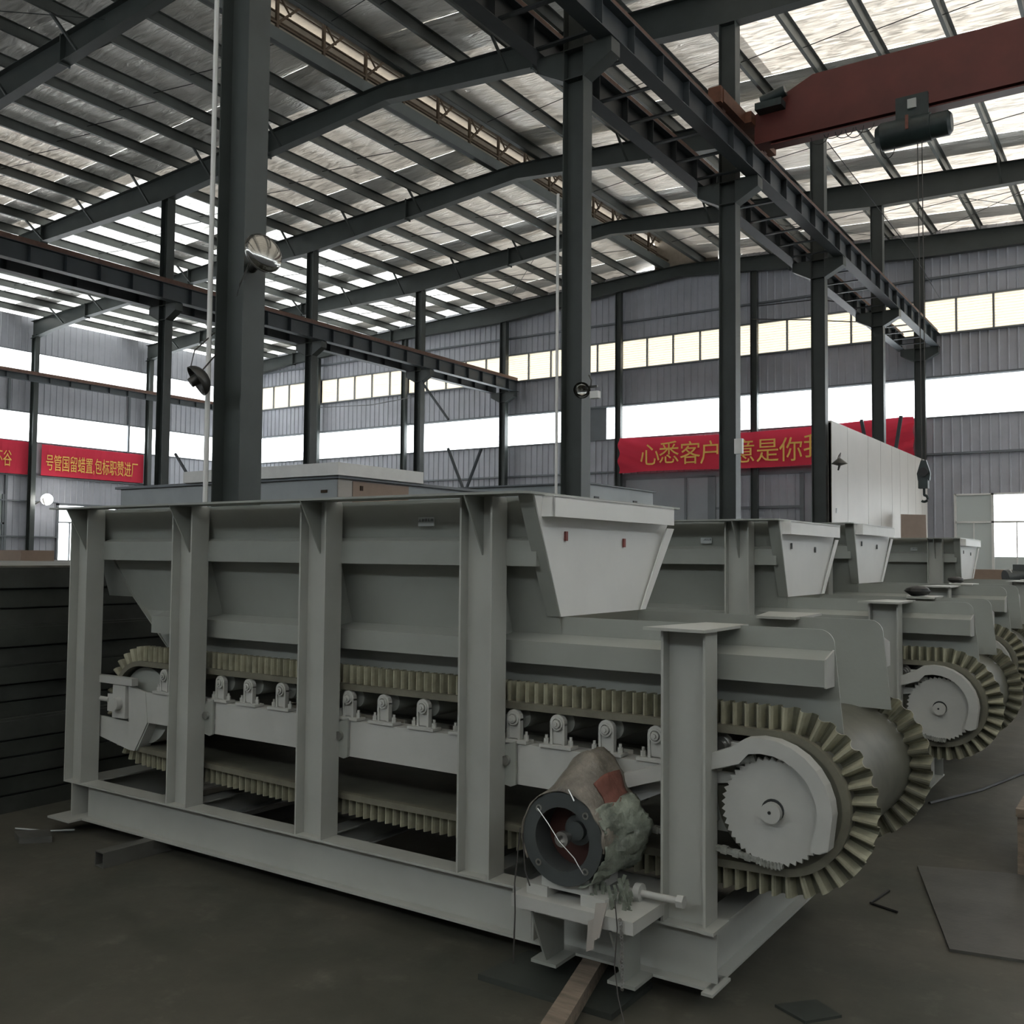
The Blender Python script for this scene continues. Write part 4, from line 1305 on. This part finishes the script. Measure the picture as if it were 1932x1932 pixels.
MB().box(-12.1, -8.62, 15.2, 17.9, 0, 2.93).build('casing', 'cabin', bk, BO)
MB().box(-12.2, -8.58, 15.12, 18.0, 2.93, 2.955).build('top_edge', 'trim', bk, BO)
for y in (15.45, 17.0):
    MB().box(-8.62, -8.605, y, y + .17, 2.2, 2.72).build('slot', 'dark', bk, BO)
def rod(p0, p1, label, r=.03, group=None):
    o = MB().bar(p0, p1, r, r).build('steel_rod', 'steel2')
    return tag(o, label, 'rod', group)
rod((-12.42, 16, 3.86), (-12.01, 16, 2.99), 'left one of two thin steel rods standing in a V above the enclosure', .045)
rod((-11.56, 16, 3.80), (-11.93, 16, 2.99), 'right one of two thin steel rods standing in a V above the enclosure', .045)
rod((-24.6, 29.9, 8.6), (-23.2, 29.9, 6.95), 'thin steel rod leaning down from the fourth left-row column', .07)
rod((-13.92, 10.4, 3.30), (-13.42, 10.4, 2.76), 'thin dark rod leaning behind the nearest column', .035)

# ---- cream sandwich panel wall with separate panels
pw = empty('panel_wall', (-6.75, 30, 0))
tag(pw, 'cream sandwich panel wall at the right behind the farther feeders', 'panel wall')
PO = (-6.75, 30, 0)
edges = [23.85, 25.3, 27.35, 28.78, 30.14, 31.2, 32.3, 33.4, 34.4, 35.3]
for a, b2 in zip(edges, edges[1:]):
    MB().box(-6.79, -6.71, a + .01, b2 - .01, 0, 5.0).build('panel', 'panel', pw, PO)
MB().box(-6.80, -6.73, 23.86, 35.29, 0, .06).box(-6.785, -6.725, 23.86, 35.29, .06, 4.95).build('backing_rail', 'panel', pw, PO)
for y, z in ((24.2, 2.75), (24.3, 2.2)):
    MB().box(-6.71, -6.70, y, y + .1, z, z + .12).build('bracket_mark', 'lampdark', pw, PO)
o = MB().slab([(-6.45, 30, .0), (-5.7, 30, .0), (-5.85, 30.5, 2.95), (-6.55, 30.5, 2.98)], (0, .04, 0)).build('leaning_board', 'board')
tag(o, 'pinkish brown board leaning in front of the cream panel wall', 'board')

rod((-8.95, 35.6, 6.62), (-7.85, 35.6, 0.03), 'left one of two steel angles standing behind the cream panel wall', .11)
rod((-7.55, 35.35, 6.62), (-8.6, 35.35, 0.03), 'right one of two steel angles standing behind the cream panel wall', .11)
# ---- far right clutter
o = MB().box(-5.2, -2.6, 33.8, 34.2, .98, 1.34).build('wooden_beam', 'brown'); tag(o, 'brown beam laid on trestles in front of the frosted gate', 'beam')
for k, x in enumerate((-5.0, -3.0)):
    o = MB().box(x - .3, x + .3, 33.7, 34.3, .0, .06).box(x - .3, x - .22, 33.8, 34.2, .06, .98).box(x + .22, x + .3, 33.8, 34.2, .06, .98).box(x - .3, x + .3, 33.8, 34.2, .90, .98).build('trestle', 'steel')
    tag(o, ['left trestle carrying the brown beam at far right', 'right trestle carrying the brown beam at far right'][k], 'trestle')
def junk(c, r, name, m, label, cat, seed, n=12, sq=(1, 1, 1)):
    mb = MB(); vs = []
    for j in range(n // 2 + 1):
        for i in range(n):
            t = 2 * PI * i / n; p = PI * j / (n // 2)
            d = Vector((math.sin(p) * math.cos(t), math.sin(p) * math.sin(t), math.cos(p)))
            q = 1 + .28 * noise.noise(d * 2.2 + Vector((seed, 0, 0)))
            vs.append((c[0] + d.x * r * q * sq[0], c[1] + d.y * r * q * sq[1], max(.0, c[2] + d.z * r * q * sq[2])))
    f = [(j * n + i, (j + 1) * n + i, (j + 1) * n + (i + 1) % n, j * n + (i + 1) % n) for j in range(n // 2) for i in range(n)]
    mb.add(vs, f, True)
    return tag(mb.build(name, m), label, cat)
junk((-1.46, 7.30, 1.385), .085, 'black_bag', 'wire', 'crumpled black bag lying on the rear cap plate of the second feeder', 'bag', 3.0, sq=(1, 1.1, .42))
junk((-1.56, 9.42, 1.43), .07, 'black_bag', 'wire', 'small black bag on the rear cap plate of the third feeder', 'bag', 8.0, sq=(1, 1.1, .42))
gmo = empty('spare_gear_motor', (-2.35, 14.0, 1.36))
tag(gmo, 'small dark gear motor with torn white wrap standing near the right edge', 'gear motor')
GO = (-2.35, 14.0, 1.36)
gmo.location = (-2.0, 18.0, 0)
GO = (-2.0, 18.0, 0)
MB().cyl((-2.15, 17.9, 1.32), (-1.85, 18.05, 1.40), .12, n=18).cyl((-2.2, 17.87, 1.31), (-2.15, 17.9, 1.32), .15, n=18).build('motor_body', 'motor', gmo, GO)
MB().box(-2.1, -1.9, 17.9, 18.1, 1.38, 1.55).build('terminal_box', 'motor', gmo, GO)
MB().slab([(-2.2, 17.84, 1.42), (-2.12, 17.83, 1.48), (-2.08, 17.84, 1.36), (-2.15, 17.84, 1.33)], (0, .01, 0)).build('wrap_scrap', 'white', gmo, GO)
MB().box(-2.4, -1.6, 17.7, 18.3, 1.12, 1.2).box(-2.38, -2.3, 17.72, 17.8, 0, 1.12).box(-1.7, -1.62, 17.72, 17.8, 0, 1.12).box(-2.38, -2.3, 18.2, 18.28, 0, 1.12).box(-1.7, -1.62, 18.2, 18.28, 0, 1.12).build('stand', 'steel', gmo, GO)

# ---- dark stack of steel sheets at the left
random.seed(11)
sx1 = -5.93
zz = 0.0
k = 0
M['stack2'] = mat('dark_steel_stack_b', (0.052, 0.058, 0.052), 0.5, var=0.25, scale=3)
while zz < 1.40:
    hgt = .115 + random.uniform(-.012, .012)
    off = random.uniform(-.035, .02)
    y0 = 1.2 + random.uniform(-.1, .1); y1 = 5.35 + random.uniform(-.12, .12)
    mb = MB().box(-9.6, sx1 + off, y0, y1, zz, zz + hgt * .88)
    mb.box(-9.5, sx1 + off - .015, y0 + .02, y1 - .02, zz + hgt * .88, zz + hgt)
    o = mb.build('steel_slab', 'stack' if k % 2 else 'stack2')
    tag(o, 'dark steel slab in the tall stack left of the front feeder, layer %s' % ['at the floor', 'second up', 'third up', 'fourth up', 'fifth up', 'sixth up', 'seventh up', 'eighth up', 'ninth up', 'tenth up', 'eleventh up', 'twelfth up', 'thirteenth up', 'fourteenth up'][min(k, 13)], 'steel slab', 'stacked dark steel slabs')
    zz += hgt; k += 1
o = MB().box(-9.55, sx1 - .03, 1.3, 5.25, zz, zz + .012).build('dusty_sheet', 'debris')
tag(o, 'dusty grey sheet lying on top of the dark steel stack', 'steel sheet')
ztp = zz + .012
# things farther left, at eye level: a beam and sheets on a second stack
o = MB().box(-20.5, -10.2, 6.4, 9.85, 0, ztp - .045).build('storage_crate', 'debris')
tag(o, 'long flat topped dusty storage bench beyond the steel stack', 'bench')
o = MB().box(-19.5, -13.6, 7.6, 8.1, ztp - .04, ztp + .115).build('brown_beam', 'brown')
tag(o, 'brown grey beam lying on the far bench at the left edge', 'beam')
o = MB().slab([(-9.0, 2.6, ztp), (-7.2, 2.7, ztp), (-7.4, 3.6, ztp), (-9.1, 3.5, ztp)], (0, 0, .008)).build('loose_sheet', 'label'); tag(o, 'pale loose sheet scrap on top of the dark stack', 'sheet scrap')

# ---- wooden blocks and plates on the floor
o = MB().prism([(-1.105, 5.45), (-.765, 4.37), (.55, 4.63), (.2, 5.9)], 'z', 0, .012).build('floor_plate', 'plate'); tag(o, 'large flat steel plate on the floor at the right edge', 'steel plate')
o = MB().prism([(-1.19, 3.475), (-1.06, 3.41), (-.97, 3.53), (-1.08, 3.60)], 'z', 0, .01).build('floor_plate', 'stack'); tag(o, 'small dark steel offcut on the floor below the front feeder corner, at the bottom edge', 'steel plate')
o = MB().prism([(-2.19, 3.045), (-2.155, 3.34), (-1.615, 3.36), (-1.62, 3.045)], 'z', 0, .022).build('floor_plate', 'stack'); tag(o, 'dark steel plate under the motor console of the front feeder', 'steel plate')
o = MB().bar((-1.63, 2.55, .052), (-1.92, 3.62, .052), .075, .055).build('timber_batten', 'timber'); tag(o, 'long wooden batten sticking out below the motor console', 'timber')
def box_tube(p0, p1, w, t, label):
    p0 = Vector(p0); p1 = Vector(p1)
    mb = MB()
    d = (p1 - p0).normalized(); sd = d.cross(Vector((0, 0, 1))).normalized()
    for s_ in (-1, 1):
        mb.bar(p0 + sd * s_ * (w - t) / 2, p1 + sd * s_ * (w - t) / 2, t, w)
        q = Vector((0, 0, s_ * (w - t) / 2))
        mb.bar(p0 + q, p1 + q, w - 2 * t, t)
    return tag(mb.build('steel_tube', 'plate'), label, 'steel tube')
box_tube((-4.54, 2.995, .04), (-4.47, 4.75, .04), .078, .006, 'dark square steel tube sticking out under the left half of the front feeder')
box_tube((-3.0, 3.50, .04), (-2.95, 4.75, .04), .078, .006, 'square steel tube under the middle of the front feeder')
box_tube((-1.55, 3.75, .04), (-1.50, 4.75, .04), .078, .006, 'square steel tube under the right end of the front feeder')
o = MB().prism([(-5.40, 3.03), (-5.26, 2.98), (-5.14, 3.10), (-5.28, 3.17)], 'z', 0, .035).build('wood_offcut', 'plate'); tag(o, 'small flat offcut on the floor at the left edge', 'offcut')
o = MB().tube([(-5.55, 3.12, .006), (-5.35, 3.2, .006), (-5.2, 3.27, .02)], .005, 5).build('floor_wire', 'label'); tag(o, 'thin pale wire on the floor beside the left foot of the front feeder', 'wire')
o = MB().tube([(-1.14, 4.98, .006), (-1.17, 4.75, .006), (-1.04, 4.70, .006)], .006, 5).build('floor_wire', 'wire'); tag(o, 'bent black wire lying on the floor right of the front drum', 'wire')
o = MB().tube([(-1.32, 6.9, .006), (-1.1, 7.5, .006), (-.85, 8.6, .006), (-.6, 9.6, .006)], .012, 5).build('floor_cable', 'dark'); tag(o, 'thin black cable running over the floor beside the second feeder', 'cable')
o = MB().box(-.655, -.40, 5.60, 6.35, 0, .10).box(-.655, -.40, 5.62, 5.72, .10, .30).box(-.655, -.40, 6.2, 6.33, .10, .30).box(-.66, -.39, 5.60, 6.35, .30, .34).build('wooden_block', 'timber'); tag(o, 'wooden pallet block cut off by the right edge', 'wooden block')
# packing blocks under the feeders
for (dx, dy, w) in ((.02, 2.92, 'second'), (-.06, 5.05, 'third'), (.02, 9.6, 'farthest')):
    for i, x in enumerate((-4.5, -1.6)):
        o = MB().box(x + dx - .04, x + dx + .04, 3.3 + dy, 4.6 + dy, 0, .08 + (.05 if w == 'third' else .02 if w == 'farthest' else 0)).build('packing_bar', 'plate')
        tag(o, 'flat packing bar under the %s end of the %s feeder' % (['left', 'right'][i], w), 'packing bar')
# overhead cables
def cable(pts, label, r=.012):
    o = MB().tube(pts, r, 5).build('overhead_cable', 'wire'); return tag(o, label, 'cable')
cable([(-36.5, 36.1, 9.3), (-30, 33, 8.5), (-25.0, 30.3, 8.1)], 'thin cable sagging along the end wall left of the second column', .02)
if False: cable([(-25, 30.0, 12.2), (-21, 32, 9.9), (-19.2, 33, 8.9)], 'thin stay cable slanting down from the fourth left-row column', .02)
cable([(-13.2, 36.0, 10.9), (-10.5, 34.5, 10.2), (-8.3, 34.9, 9.9)], 'thin cable sagging toward the crane rail in front of the louvred strip', .02)
cable([(-12.9, 36.1, 11.4), (-10.2, 34.5, 10.9), (-8.3, 34.9, 10.5)], 'upper thin cable crossing the louvred strip', .02)
cable([(-6.8, 24.0, 12.0), (-5.6, 28, 10.0), (-5.3, 30, 9.2)], 'pale stay wire beside the fourth crane column', .012)
